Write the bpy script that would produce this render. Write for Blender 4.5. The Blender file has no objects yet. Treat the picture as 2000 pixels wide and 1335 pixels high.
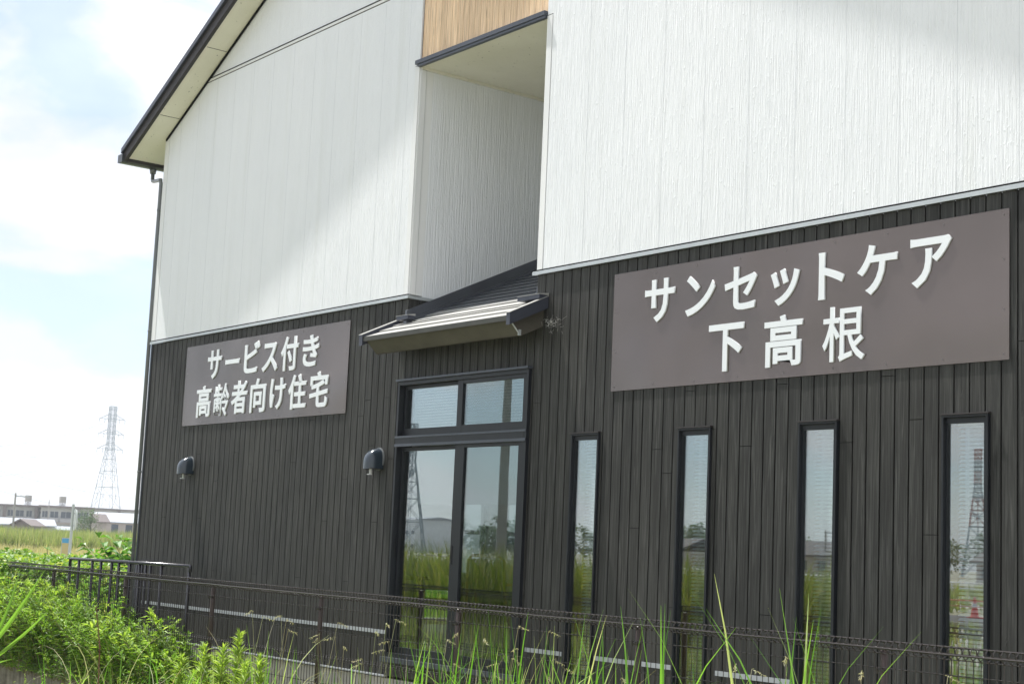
import bpy, math, random
from mathutils import Vector, Matrix
random.seed(7)
C = bpy.context.scene.collection
sc = bpy.context.scene

# ------------------------------------------------------------------ camera
YAW, PIT, ROLL = 0.919298, 0.132512, 0.0440833
CAM = Vector((0.0, -8.0, 0.0))            # heights are measured from the photographer's eye
fw = Vector((-math.sin(YAW)*math.cos(PIT), math.cos(YAW)*math.cos(PIT), math.sin(PIT)))
rt0 = Vector((math.cos(YAW), math.sin(YAW), 0)); up0 = rt0.cross(fw)
rt = rt0*math.cos(ROLL) + up0*math.sin(ROLL)
up = -rt0*math.sin(ROLL) + up0*math.cos(ROLL)
cd = bpy.data.cameras.new('camera'); cam = bpy.data.objects.new('camera', cd); C.objects.link(cam)
cam.matrix_world = Matrix(((rt.x, up.x, -fw.x, CAM.x), (rt.y, up.y, -fw.y, CAM.y), (rt.z, up.z, -fw.z, CAM.z), (0, 0, 0, 1)))
cd.sensor_width = 36.0; cd.lens = 3051.0/2000*36; cd.clip_start = 0.1; cd.clip_end = 6000
cd.dof.use_dof = True; cd.dof.focus_distance = 11.5; cd.dof.aperture_fstop = 11.0
sc.camera = cam

# ------------------------------------------------------------------ sun, sky
SD = Vector((-3.64, -1.0, 8.41)).normalized()        # towards the sun
sl = bpy.data.lights.new('sun', 'SUN'); sl.energy = 4.5; sl.angle = math.radians(0.9); sl.color = (1.0, 0.97, 0.93)
so = bpy.data.objects.new('sun', sl); C.objects.link(so)
so.rotation_euler = SD.to_track_quat('Z', 'Y').to_euler(); so.location = (0, 0, 60)
w = bpy.data.worlds.new('World'); sc.world = w; w.use_nodes = True
nt = w.node_tree; nt.nodes.clear()
def N(t, ty, **k):
    n = t.nodes.new(ty)
    for a, b in k.items(): setattr(n, a, b)
    return n
wo = N(nt, 'ShaderNodeOutputWorld'); bg = N(nt, 'ShaderNodeBackground')
sky = N(nt, 'ShaderNodeTexSky', sky_type='NISHITA'); sky.sun_disc = False
sky.sun_elevation = math.asin(SD.z); sky.sun_rotation = math.atan2(SD.x, SD.y); sky.air_density = 1.0; sky.dust_density = 0.4
tc = N(nt, 'ShaderNodeTexCoord'); mp = N(nt, 'ShaderNodeMapping'); mp.inputs['Scale'].default_value = (1, 1, 2.2)
mp.inputs['Location'].default_value = (11.9, 6.6, 2.59)
no = N(nt, 'ShaderNodeTexNoise'); no.inputs['Scale'].default_value = 4.2; no.inputs['Detail'].default_value = 9; no.inputs['Roughness'].default_value = 0.56
no.inputs['Distortion'].default_value = 0.25
cr = N(nt, 'ShaderNodeValToRGB'); cr.color_ramp.elements[0].position = 0.44; cr.color_ramp.elements[1].position = 0.53; cr.color_ramp.elements[0].color = (.55, .55, .55, 1)
no2 = N(nt, 'ShaderNodeTexNoise'); no2.inputs['Scale'].default_value = 5.0; no2.inputs['Detail'].default_value = 6
cr2 = N(nt, 'ShaderNodeValToRGB'); cr2.color_ramp.elements[0].position = 0.36; cr2.color_ramp.elements[1].position = 0.60
cr2.color_ramp.elements[0].color = (4.5, 4.65, 4.95, 1); cr2.color_ramp.elements[1].color = (6.0, 6.1, 6.3, 1)
mx = N(nt, 'ShaderNodeMix', data_type='RGBA')
L = nt.links.new
L(tc.outputs['Generated'], mp.inputs['Vector']); L(mp.outputs[0], no.inputs['Vector']); L(mp.outputs[0], no2.inputs['Vector'])
L(no.outputs[0], cr.inputs[0]); L(no2.outputs[0], cr2.inputs[0])
sx = N(nt, 'ShaderNodeSeparateXYZ'); L(tc.outputs['Generated'], sx.inputs[0])
hz = N(nt, 'ShaderNodeMapRange'); hz.inputs[1].default_value = .0; hz.inputs[2].default_value = .13; hz.inputs[3].default_value = .92; hz.inputs[4].default_value = 0; L(sx.outputs[2], hz.inputs[0])
mxx = N(nt, 'ShaderNodeMath', operation='MAXIMUM'); L(cr.outputs[0], mxx.inputs[0]); L(hz.outputs[0], mxx.inputs[1])
tn_ = N(nt, 'ShaderNodeMix', data_type='RGBA', blend_type='MULTIPLY'); tn_.inputs[0].default_value = 1; tn_.inputs[7].default_value = (.66, .80, .92, 1); L(sky.outputs[0], tn_.inputs[6])
L(mxx.outputs[0], mx.inputs[0]); L(tn_.outputs[2], mx.inputs[6]); L(cr2.outputs[0], mx.inputs[7])
L(mx.outputs[2], bg.inputs['Color']); bg.inputs['Strength'].default_value = 0.11; L(bg.outputs[0], wo.inputs[0])
sc.view_settings.view_transform = 'Standard'; sc.view_settings.look = 'None'; sc.view_settings.gamma = 1.0
sc.view_settings.use_curve_mapping = False
sc.view_settings.exposure = 0.93

# ------------------------------------------------------------------ materials
def rgb(c): return (c[0], c[1], c[2], 1.0)
class Mat:
    def __init__(s, name, col=(.5, .5, .5), rough=.6, spec=.5, metal=0.0):
        s.m = bpy.data.materials.new(name); s.m.use_nodes = True; s.t = s.m.node_tree
        s.b = s.t.nodes['Principled BSDF']; s.out = s.t.nodes['Material Output']
        s.b.inputs['Base Color'].default_value = rgb(col); s.b.inputs['Roughness'].default_value = rough
        s.b.inputs['Specular IOR Level'].default_value = spec; s.b.inputs['Metallic'].default_value = metal
    def n(s, ty, **k): return N(s.t, ty, **k)
    def l(s, a, b): s.t.links.new(a, b)
    def coord(s, scale, kind='Object', loc=(0, 0, 0)):
        a = s.n('ShaderNodeTexCoord'); m = s.n('ShaderNodeMapping'); m.inputs['Scale'].default_value = scale
        m.inputs['Location'].default_value = loc
        s.l(a.outputs[kind], m.inputs[0]); return m.outputs[0]
    def noise(s, scale, detail=4, sc_=1.0, rough=.5, dist=0.0, loc=(0, 0, 0)):
        n = s.n('ShaderNodeTexNoise'); n.inputs['Scale'].default_value = sc_; n.inputs['Detail'].default_value = detail
        n.inputs['Roughness'].default_value = rough; n.inputs['Distortion'].default_value = dist
        s.l(s.coord(scale, loc=loc), n.inputs['Vector']); return n.outputs[0]
    def ramp(s, inp, stops):
        r = s.n('ShaderNodeValToRGB'); e = r.color_ramp.elements
        while len(e) < len(stops): e.new(0.5)
        for i, (p, c) in enumerate(stops):
            e[i].position = p; e[i].color = rgb(c) if hasattr(c, '__len__') else (c, c, c, 1)
        s.l(inp, r.inputs[0]); return r.outputs[0]
    def mul(s, a, b, fac=1.0, mode='MULTIPLY'):
        m = s.n('ShaderNodeMix', data_type='RGBA', blend_type=mode); m.inputs[0].default_value = fac
        s.l(a, m.inputs[6]); s.l(b, m.inputs[7]); return m.outputs[2]
    def math(s, op, a, b=None, v=None):
        m = s.n('ShaderNodeMath', operation=op); s.l(a, m.inputs[0])
        if b is not None: s.l(b, m.inputs[1])
        if v is not None: m.inputs[1].default_value = v
        return m.outputs[0]
    def bump(s, h, dist=.002, strength=1.0, prev=None):
        b = s.n('ShaderNodeBump'); b.inputs['Distance'].default_value = dist; b.inputs['Strength'].default_value = strength
        s.l(h, b.inputs['Height'])
        if prev is not None: s.l(prev, b.inputs['Normal'])
        s.l(b.outputs[0], s.b.inputs['Normal']); return b.outputs[0]
    def base(s, c): s.l(c, s.b.inputs['Base Color'])
    def island(s): return s.n('ShaderNodeNewGeometry').outputs['Random Per Island']

def m_stucco(name, axis, c0=(.765, .785, .805), c1=(.81, .825, .84)):
    m = Mat(name, rough=.75, spec=.25)
    s = (80, 80, 2.6)
    a = m.noise(s, 3, rough=.55, dist=.4)                       # vertical combed ribs
    b = m.noise((60, 60, 26), 2)
    b2 = m.ramp(b, [(.60, 0.0), (.74, 1.0)])                   # scattered blobs
    h = m.math('ADD', a, m.math('MULTIPLY', b2, v=.16))
    m.bump(h, .0088, 1.0)
    d = m.noise((.7, .7, .35), 5)
    st = m.noise((9, 9, .5), 4)
    c = m.ramp(d, [(.3, c0), (.7, c1)])
    c = m.mul(c, m.ramp(st, [(.25, .975), (.6, 1.0)]), 1.0)
    gr = m.noise((5, 5, .22), 5, rough=.7); c = m.mul(c, m.ramp(gr, [(.30, (.95, .95, .935)), (.46, (1, 1, 1))]))
    m.base(c); return m.m
M = {}
M['stucco'] = m_stucco('white_combed_siding', 'x')
M['stucco_side'] = m_stucco('white_combed_siding_reveal', 'y')
m = Mat('stucco_trim', (.76, .77, .77), .6, .3); m.base(m.ramp(m.noise((6, 6, 1), 4), [(.3, (.70, .71, .71)), (.7, (.78, .785, .78))])); m.bump(m.noise((150, 150, 60), 3), .0006); M['trim'] = m.m

def m_wood(name, c0, c1, c2, gr=1.0, rough=.5, bumpd=.0016):
    m = Mat(name, rough=rough, spec=.32)
    isl = m.island()
    g = m.noise((58, 58, 1.5), 6, rough=.62, dist=1.1)
    # knots: voronoi cells squashed along the board
    v = m.n('ShaderNodeTexVoronoi'); v.inputs['Scale'].default_value = 1.0; v.inputs['Randomness'].default_value = 1.0
    m.l(m.coord((11, 11, 2.6)), v.inputs['Vector'])
    k = m.ramp(v.outputs['Distance'], [(.05, 0.0), (.17, 1.0)])
    kr = m.math('SINE', m.math('MULTIPLY', v.outputs['Distance'], v=70.0))
    kz = m.ramp(v.outputs['Distance'], [(.10, 1.0), (.30, 0.0)])
    fine = m.noise((160, 160, 3.0), 3, rough=.6)
    c = m.ramp(g, [(.30, c0), (.50, c1), (.72, c2)])
    c = m.mul(c, m.ramp(isl, [(0, .88), (1, 1.10)]))
    c = m.mul(c, m.ramp(fine, [(.35, .68), (.65, 1.32)]))
    c = m.mul(c, m.ramp(k, [(0, .72), (1, 1.0)]))
    if name == 'charcoal_board':
        sp_ = m.n('ShaderNodeSeparateXYZ'); m.l(m.coord((1, 1, 1)), sp_.inputs[0])
        mr_ = m.n('ShaderNodeMapRange'); mr_.inputs[1].default_value = -1.18; mr_.inputs[2].default_value = -.86; mr_.inputs[3].default_value = 1.0; mr_.inputs[4].default_value = 0; m.l(sp_.outputs[2], mr_.inputs[0])
        du = m.math('MULTIPLY', mr_.outputs[0], m.ramp(m.noise((7, 7, 5), 6, rough=.7), [(.42, 0.0), (.68, 1.0)]))
        dm = m.ramp(m.noise((1.2, 1.2, .5), 5), [(.45, 0.0), (.8, .22)]); du = m.math('MAXIMUM', m.math('MULTIPLY', du, v=.6), dm)
        dx_ = m.n('ShaderNodeMix', data_type='RGBA'); m.l(du, dx_.inputs[0]); m.l(c, dx_.inputs[6]); dx_.inputs[7].default_value = (.105, .100, .085, 1); c = dx_.outputs[2]
    m.base(c)
    h = m.math('ADD', g, m.math('MULTIPLY', fine, v=.5)); h = m.math('ADD', h, m.math('MULTIPLY', m.math('MULTIPLY', kr, kz), v=.22))
    m.bump(h, bumpd)
    rr = m.ramp(g, [(.2, rough+.12), (.8, rough-.08)]); m.l(rr, m.b.inputs['Roughness'])
    return m.m
M['dark'] = m_wood('charcoal_board', (.015, .015, .0140), (.027, .027, .025), (.072, .072, .067), rough=.62, bumpd=.0032)
M['tan'] = m_wood('tan_board', (.64, .46, .29), (.70, .51, .33), (.75, .56, .38), rough=.6, bumpd=.0006)
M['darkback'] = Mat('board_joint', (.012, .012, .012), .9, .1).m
def m_plain(name, c, rough=.5, spec=.5, metal=0, var=.08, ns=(3, 3, 3), bump=0.0, bs=(60, 60, 60)):
    m = Mat(name, c, rough, spec, metal)
    m.base(m.ramp(m.noise(ns, 5), [(.3, tuple(x*(1-var) for x in c)), (.7, tuple(min(1, x*(1+var)) for x in c))]))
    if bump: m.bump(m.noise(bs, 3), bump)
    return m.m
M['alu'] = m_plain('silver_aluminium_flashing', (.46, .49, .50), .35, .5, .35, .06, (8, 8, 2))
M['alustrip'] = m_plain('pale_aluminium_strip', (.38, .40, .43), .4, .5, .2, .05)
M['joint'] = m_plain('pale_joint', (.62, .64, .66), .7)
M['frame'] = m_plain('black_bronze_window_frame', (.015, .017, .021), .40, .32, 0, .10, (20, 20, 3))
M['framein'] = m_plain('black_frame_reveal', (.010, .010, .011), .5, .3)
M['bar'] = m_plain('slate_metal_trim', (.060, .068, .085), .38, .5, .2, .10, (5, 5, 5))
M['verge'] = m_plain('slate_verge_metal', (.050, .055, .075), .42, .5, .2, .12, (3, 3, 3))
M['fascia'] = m_plain('brown_black_fascia', (.035, .030, .030), .55, .4, 0, .18, (2, 2, 14), .0006)
M['gutter'] = m_plain('dark_gutter', (.050, .056, .062), .35, .5)
M['pipe'] = m_plain('grey_downpipe', (.15, .16, .165), .35, .5)
m = Mat('cream_soffit', rough=.8, spec=.2)
c = m.ramp(m.noise((2, 2, 2), 5), [(.3, (.68, .66, .55)), (.7, (.76, .74, .63))])
sp = m.ramp(m.noise((30, 30, 30), 2), [(.70, 1.0), (.76, .45)]); c = m.mul(c, sp)
m.base(c); M['soffit'] = m.m
M['roof'] = m_plain('dark_metal_roof', (.10, .108, .125), .38, .5, .25, .14, (4, 4, 4))
m = Mat('sunlit_roof_course', rough=.42, spec=.5)  # canopy metal where the sun strikes; the sunlight is put into the pale colour
c = m.ramp(m.noise((3, 9, 3), 6), [(.3, (.30, .30, .285)), (.7, (.37, .365, .35))]); m.base(c); m.bump(m.noise((3, 20, 20), 2), .001); M['rooftop'] = m.m
M['canopy'] = m_plain('olive_brown_canopy_fascia', (.070, .063, .050), .5, .4, 0, .22, (5, 3, 9), .0004)
M['concrete'] = m_plain('grey_concrete', (.34, .33, .31), .85, .2, 0, .22, (2, 2, 4), .003, (40, 40, 40))
m = Mat('weathered_retaining_concrete', rough=.9, spec=.15)
c = m.ramp(m.noise((1.5, 1.5, 5), 7, rough=.65), [(.3, (.10, .095, .075)), (.5, (.23, .21, .17)), (.75, (.33, .31, .27))])
c = m.mul(c, m.ramp(m.noise((14, 14, 1.2), 4), [(.35, .55), (.6, 1.0)])); m.base(c); m.bump(m.noise((30, 30, 30), 5), .006); M['oldcon'] = m.m
m = Mat('sign_panel', rough=.24, spec=.5, metal=.75)
c = m.ramp(m.noise((.8, .8, .8), 4), [(.3, (.138, .118, .110)), (.7, (.178, .150, .140))])
m.base(c); m.bump(m.noise((.9, .9, .9), 1), .07); M['sign'] = m.m
M['letter'] = m_plain('white_raised_letter', (.74, .77, .79), .38, .5, 0, .02)
M['letterside'] = M['letter']
M['screw'] = m_plain('dull_screw', (.12, .11, .11), .5)
m = Mat('vent_hood_paint', (.022, .034, .048), .22, .5); m.b.inputs['Coat Weight'].default_value = .5; m.b.inputs['Coat Roughness'].default_value = .12; M['vent'] = m.m
M['white'] = m_plain('white_paint', (.74, .75, .76), .5, .4)
M['wire'] = m_plain('brown_fence_wire', (.036, .030, .028), .24, .6, .2, .15, (30, 30, 30))
M['post'] = m_plain('brown_fence_post', (.060, .038, .034), .35, .5, 0, .2, (10, 10, 3))
M['rail'] = m_plain('black_handrail', (.020, .020, .026), .20, .6, .2, .1)
def m_glass(name, tint=(.93, .95, .95), refl=.30):
    m = bpy.data.materials.new(name); m.use_nodes = True; t = m.node_tree; t.nodes.clear()
    o = N(t, 'ShaderNodeOutputMaterial'); mix = N(t, 'ShaderNodeMixShader'); tr = N(t, 'ShaderNodeBsdfTransparent'); gl = N(t, 'ShaderNodeBsdfGlossy')
    tr.inputs[0].default_value = rgb(tint); gl.inputs['Roughness'].default_value = 0.0; gl.inputs[0].default_value = (.93, .97, .97, 1)
    fr = N(t, 'ShaderNodeFresnel'); fr.inputs[0].default_value = 1.5
    mr = N(t, 'ShaderNodeMapRange'); mr.inputs[1].default_value = .04; mr.inputs[2].default_value = .4; mr.inputs[3].default_value = refl; mr.inputs[4].default_value = .85
    # float glass is never perfectly flat
    nz = N(t, 'ShaderNodeTexNoise'); nz.inputs['Scale'].default_value = 2.3; nz.inputs['Detail'].default_value = 1
    tcn = N(t, 'ShaderNodeTexCoord'); bp = N(t, 'ShaderNodeBump'); bp.inputs['Distance'].default_value = .00007
    t.links.new(tcn.outputs['Object'], nz.inputs[0]); t.links.new(nz.outputs[0], bp.inputs['Height']); t.links.new(bp.outputs[0], gl.inputs['Normal'])
    t.links.new(fr.outputs[0], mr.inputs[0]); t.links.new(mr.outputs[0], mix.inputs[0])
    t.links.new(tr.outputs[0], mix.inputs[1]); t.links.new(gl.outputs[0], mix.inputs[2]); t.links.new(mix.outputs[0], o.inputs[0])
    return m
M['glass'] = m_glass('window_glass', refl=.13)
M['glass2'] = m_glass('grey_window_glass', (.72, .78, .78), .07)
M['blind'] = m_plain('white_blind', (.78, .80, .80), .5, .4)
m = Mat('roller_shade', (.55, .58, .57), .8, .1); tl = m.n('ShaderNodeBsdfTranslucent'); tl.inputs[0].default_value = (.6, .62, .6, 1)
ms = m.n('ShaderNodeMixShader'); ms.inputs[0].default_value = .35; m.l(m.b.outputs[0], ms.inputs[1]); m.l(tl.outputs[0], ms.inputs[2]); m.l(ms.outputs[0], m.out.inputs[0]); M['shade'] = m.m
M['jamb'] = m_plain('oak_window_lining', (.42, .27, .09), .45, .4, 0, .2, (6, 6, 1))
M['inwall'] = m_plain('room_wall', (.55, .52, .46), .8, .2)
M['infloor'] = m_plain('room_floor', (.22, .15, .09), .35, .4, 0, .25, (1, 8, 1))
M['chairwood'] = m_plain('honey_chair_wood', (.50, .29, .07), .4, .5, 0, .15, (6, 6, 6))
M['chairgrey'] = m_plain('grey_chair_fabric', (.20, .20, .20), .8, .2)
M['chairgreen'] = m_plain('lime_chair_fabric', (.50, .92, .16), .7, .2)
M['redcone'] = m_plain('red_cone', (.65, .03, .02), .5)
M['asphalt'] = m_plain('asphalt', (.10, .10, .105), .85, .2, 0, .2, (1, 1, 1))
M['steel'] = m_plain('galvanised_steel', (.42, .45, .47), .5, .4, .3)
M['farsteel'] = m_plain('weathered_pylon_steel', (.20, .26, .30), .6, .3)
M['red'] = m_plain('red_pylon_paint', (.26, .07, .06), .6)
M['conc_pole'] = m_plain('grey_concrete_pole', (.32, .31, .29), .8)
def m_leaf(name, cs, trans=.45, rough=.45, var=.3, spec=.4):
    m = Mat(name, rough=rough, spec=spec)
    c = m.ramp(m.island(), [(i/(len(cs)-1), x) for i, x in enumerate(cs)])
    c = m.mul(c, m.ramp(m.noise((2.2, 2.2, 2.2), 3), [(.3, 1-var), (.7, 1+var*.5)]))
    m.base(c)
    t = m.n('ShaderNodeBsdfTranslucent'); m.l(m.mul(c, m.ramp(m.noise((1, 1, 1), 0), [(0, (1.25, 1.3, .7)), (1, (1.25, 1.3, .7))])), t.inputs[0])
    x = m.n('ShaderNodeMixShader'); x.inputs[0].default_value = trans
    m.l(m.b.outputs[0], x.inputs[1]); m.l(t.outputs[0], x.inputs[2]); m.l(x.outputs[0], m.out.inputs[0]); return m.m
M['grass'] = m_leaf('tall_grass', [(.07, .19, .02), (.12, .29, .03), (.18, .40, .045), (.28, .48, .08), (.50, .52, .28)], .5, .34, .3, .5)
M['weed'] = m_leaf('mugwort_leaf', [(.09, .18, .025), (.15, .28, .035), (.23, .40, .05), (.36, .52, .09)], .42, .5)
M['weedgrey'] = m_leaf('grey_mugwort_leaf', [(.14, .22, .09), (.19, .28, .12), (.23, .35, .12)], .35, .6)
M['golden'] = m_leaf('goldenrod_leaf', [(.20, .32, .045), (.32, .46, .07), (.44, .55, .12)], .45, .5)
M['shrub'] = m_leaf('broad_shrub_leaf', [(.045, .11, .02), (.08, .19, .03), (.13, .29, .035), (.20, .38, .05)], .4, .42, spec=.35)
M['vine'] = m_leaf('vine_leaf', [(.06, .14, .02), (.12, .24, .03), (.20, .34, .05), (.36, .40, .08)], .4, .45)
M['reed'] = m_leaf('reed_leaf', [(.09, .14, .02), (.15, .21, .03), (.24, .28, .05), (.34, .30, .12)], .4, .5)
M['blade'] = m_leaf('broad_blade', [(.13, .26, .04), (.17, .33, .05), (.20, .36, .05)], .5, .35)
M['straw'] = m_leaf('straw_grass', [(.40, .36, .19), (.48, .42, .24), (.34, .36, .14)], .4, .7)
M['drygrass'] = m_leaf('dry_grass_blade', [(.34, .30, .16), (.46, .42, .26), (.52, .50, .38), (.30, .34, .14)], .35, .6)
M['field'] = m_leaf('far_field_weed', [(.17, .23, .08), (.26, .33, .11), (.34, .39, .15), (.42, .38, .22)], .4, .7)  # greens lightened so the colour itself carries distance haze
M['treeleaf'] = m_leaf('tree_leaf', [(.035, .08, .02), (.06, .12, .03), (.09, .16, .04)], .3, .6)
M['stem'] = m_plain('green_brown_stem', (.16, .15, .05), .6)
M['bark'] = m_plain('brown_bark', (.12, .09, .06), .9)
M['deadstem'] = m_plain('dry_red_stem', (.17, .07, .04), .7)
m = Mat('ground_soil_and_grass', rough=.95, spec=.1)
a = m.ramp(m.noise((.12, .12, .12), 8, rough=.6), [(.32, (.22, .22, .14)), (.5, (.32, .31, .25)), (.68, (.42, .41, .37))])
a = m.mul(a, m.ramp(m.noise((3, 3, 3), 6), [(.3, .6), (.7, 1.2)])); m.base(a); m.bump(m.noise((6, 6, 6), 5), .05); M['ground'] = m.m
M['cream'] = m_plain('cream_block_wall', (.40, .41, .40), .8, .2, 0, .1, (.3, .3, .3))
M['greywall'] = m_plain('grey_block_wall', (.36, .36, .37), .8, .2, 0, .1, (.3, .3, .3))
M['brown'] = m_plain('brown_roof_slab', (.17, .15, .145), .8, .2)
M['farglass'] = m_plain('dark_far_window', (.05, .07, .09), .15, .6)
M['whiteroof'] = m_plain('white_tin_roof', (.30, .33, .37), .5, .4)
M['pinkwall'] = m_plain('pink_beige_wall', (.40, .36, .34), .8)
M['warewall'] = m_plain('white_warehouse_wall', (.66, .70, .74), .6, .3, 0, .05, (.2, .2, 1))
M['darkroof'] = m_plain('dark_tile_roof', (.07, .065, .065), .7)
M['blue'] = m_plain('sign_blue', (.08, .30, .50), .5)
M['yellow'] = m_plain('sign_yellow', (.45, .38, .18), .5)
M['backplate'] = m_plain('grey_mirror_back', (.40, .44, .42), .5)
M['web'] = m_plain('grey_cobweb', (.42, .42, .40), .9)

# ------------------------------------------------------------------ mesh helpers
class MB:
    def __init__(s): s.v = []; s.f = []
    def quad(s, a, b, c, d): i = len(s.v); s.v += [tuple(a), tuple(b), tuple(c), tuple(d)]; s.f.append((i, i+1, i+2, i+3)); return s
    def poly(s, pts): i = len(s.v); s.v += [tuple(p) for p in pts]; s.f.append(tuple(range(i, i+len(pts)))); return s
    def box(s, x0, x1, y0, y1, z0, z1):
        i = len(s.v)
        s.v += [(x0, y0, z0), (x1, y0, z0), (x1, y1, z0), (x0, y1, z0), (x0, y0, z1), (x1, y0, z1), (x1, y1, z1), (x0, y1, z1)]
        s.f += [(i, i+3, i+2, i+1), (i+4, i+5, i+6, i+7), (i, i+1, i+5, i+4), (i+1, i+2, i+6, i+5), (i+2, i+3, i+7, i+6), (i+3, i, i+4, i+7)]; return s
    def prism(s, prof, axis, a, b):
        """profile of 2-D points swept along axis 'x' (points y,z) or 'y' (points x,z)"""
        n = len(prof); i = len(s.v)
        for t in (a, b):
            for p, q in prof: s.v.append((t, p, q) if axis == 'x' else (p, t, q))
        for k in range(n): j = (k+1) % n; s.f.append((i+k, i+j, i+n+j, i+n+k))
        s.f.append(tuple(i+k for k in reversed(range(n)))); s.f.append(tuple(i+n+k for k in range(n))); return s
    def tube(s, pts, r, n=6, cap=True):
        pts = [Vector(p) for p in pts]; R = r if hasattr(r, '__len__') else [r]*len(pts); i0 = len(s.v); ref = None
        for k, p in enumerate(pts):
            d = (pts[min(k+1, len(pts)-1)]-pts[max(k-1, 0)]).normalized()
            if ref is None:
                ref = Vector((0, 0, 1)) if abs(d.z) < .9 else Vector((1, 0, 0))
            u = d.cross(ref)
            if u.length < 1e-5: u = d.cross(Vector((0, 1, .1)))
            u.normalize(); v_ = u.cross(d)
            ref = v_ if abs(v_.dot(d)) < .9 else ref
            for q in range(n):
                a = 2*math.pi*q/n; s.v.append(tuple(p + (u*math.cos(a)+v_*math.sin(a))*R[k]))
        for k in range(len(pts)-1):
            for q in range(n):
                a = i0+k*n+q; b = i0+k*n+(q+1) % n; s.f.append((a, b, b+n, a+n))
        if cap: s.f.append(tuple(i0+q for q in reversed(range(n)))); s.f.append(tuple(i0+(len(pts)-1)*n+q for q in range(n)))
        return s
    def cyl(s, a, b, r, n=16): return s.tube([a, b], r, n)
    def ribbon(s, pts, wds, side, fold=.25):
        """grass blade: two strips folded along the midrib"""
        i0 = len(s.v); n = len(pts)
        for k, p in enumerate(pts):
            p = Vector(p); d = (Vector(pts[min(k+1, n-1)])-Vector(pts[max(k-1, 0)])).normalized()
            u = side - d*side.dot(d)
            if u.length < 1e-4: u = Vector((1, 0, 0))
            u.normalize(); nn = u.cross(d); w_ = wds[k]
            s.v += [tuple(p-u*w_+nn*w_*fold), tuple(p), tuple(p+u*w_+nn*w_*fold)]
        for k in range(n-1):
            a = i0+3*k; s.f += [(a, a+1, a+4, a+3), (a+1, a+2, a+5, a+4)]
        return s
    def leaf(s, p, d, ln, wd, up=Vector((0, 0, 1)), droop=.25):
        p = Vector(p); d = Vector(d).normalized(); u = d.cross(up)
        if u.length < 1e-3: u = Vector((1, 0, 0))
        u.normalize(); m_ = p+d*ln*.45; t = p+d*ln-Vector((0, 0, ln*droop)); f = u.cross(d)*wd*.18
        i = len(s.v); s.v += [tuple(p), tuple(m_+u*wd*.5+f), tuple(m_-Vector((0, 0, ln*droop*.15))), tuple(m_-u*wd*.5+f), tuple(t)]
        s.f += [(i, i+1, i+2), (i, i+2, i+3), (i+2, i+1, i+4), (i+3, i+2, i+4)]; return s
    def build(s, name, mat, parent=None, smooth=False, off=None):
        me = bpy.data.meshes.new(name); vv = s.v
        if parent is not None and off is None: off = origin(parent)
        if off is not None: vv = [(a-off[0], b-off[1], c-off[2]) for a, b, c in vv]
        me.from_pydata(vv, [], s.f); me.update()
        mats = mat if isinstance(mat, (list, tuple)) else [mat]
        for x in mats: me.materials.append(x)
        if smooth: me.polygons.foreach_set('use_smooth', [True]*len(me.polygons))
        o = bpy.data.objects.new(name, me); C.objects.link(o)
        if parent is not None: o.parent = parent
        return o
def each(boxes, name, mat, parent):
    for b in boxes: MB().box(*b).build(name, mat, parent)
def origin(o):
    v = Vector((0, 0, 0))
    while o is not None: v = v + Vector(o.location); o = o.parent
    return v
def tag(o, label=None, cat=None, group=None, kind=None):
    for k, v in (('label', label), ('category', cat), ('group', group), ('kind', kind)):
        if v: o[k] = v
    return o
def thing(name, loc, label, cat, group=None):
    o = bpy.data.objects.new(name, None); o.empty_display_size = .2; C.objects.link(o); o.location = loc
    return tag(o, label, cat, group)
def ctree(o, parent=None):
    c = o.copy(); C.objects.link(c); c.parent = parent
    for ch in [x for x in o.children]: ctree(ch, c)
    return c
def at(x, y, Y):
    """point of the vertical plane y = Y seen at photo pixel (x, y)"""
    v = fw*3051 + rt*(x-1000) - up*(y-667.5); return CAM + v*((Y+8)/v.y)
def far(x, R, z):
    v = fw*3051 + rt*(x-1000) - up*(1030-667.5); h = Vector((v.x, v.y, 0)).normalized(); return Vector((CAM.x+h.x*R, CAM.y+h.y*R, z))

# ------------------------------------------------------------------ ground, road
GZ = -1.6
def gh(x, y):
    if y > -1.12: return -1.52 if y < 14 else -1.6
    if y > -1.4: return -2.05
    if y > -5.0: return -2.05 + .06*math.sin(x*1.7)+.05*math.sin(y*3+x)
    if y > -7.0: return -2.05 + (-5.0-y)/2.0*.45
    return -1.6
xs = [-3000, -1500, -700, -350, -180, -100, -60] + [-40+.8*i for i in range(58)] + [12, 40, 120, 500, 3000]
ys = [-3000, -1200, -500, -200, -100, -60, -40, -25, -15, -10, -8, -7, -6.5, -6, -5.5, -5, -4.5, -4, -3.5, -3, -2.5, -2, -1.6, -1.35, -1.11, -.5, .5, 3, 8, 14, 20, 40, 80, 160, 320, 700, 1500, 3000]
g = MB(); g.v = [(x, y, gh(x, y)) for y in ys for x in xs]; nx = len(xs)
g.f = [(j*nx+i, j*nx+i+1, (j+1)*nx+i+1, (j+1)*nx+i) for j in range(len(ys)-1) for i in range(nx-1)]
tag(g.build('ground', M['ground']), kind='structure')
tag(MB().box(-420, 200, -38.5, -29.5, -1.62, -1.57).build('road', M['asphalt']), kind='structure')
kb = MB().box(-420, 200, -29.5, -29.3, -1.64, -1.45)
tag(kb.build('kerb', M['concrete']), kind='structure')

# ------------------------------------------------------------------ the care home building
XL, XR, XC = -17.73, -4.60, -11.166
R0, R1 = -12.12, -10.17                        # recess
PIT_ = .507
def rake(x): return 4.856+PIT_*(x-XL) if x <= XC else 4.856+PIT_*(2*XC-x-XL)
BASE = Vector((XC, 5.0, -1.5))
B = thing('care_home_building', BASE, 'two storey care home, charcoal boards below, white walls above, dark gable roof', 'building')
PP, PH = .11375, -5.5124                       # board pitch and phase
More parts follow.
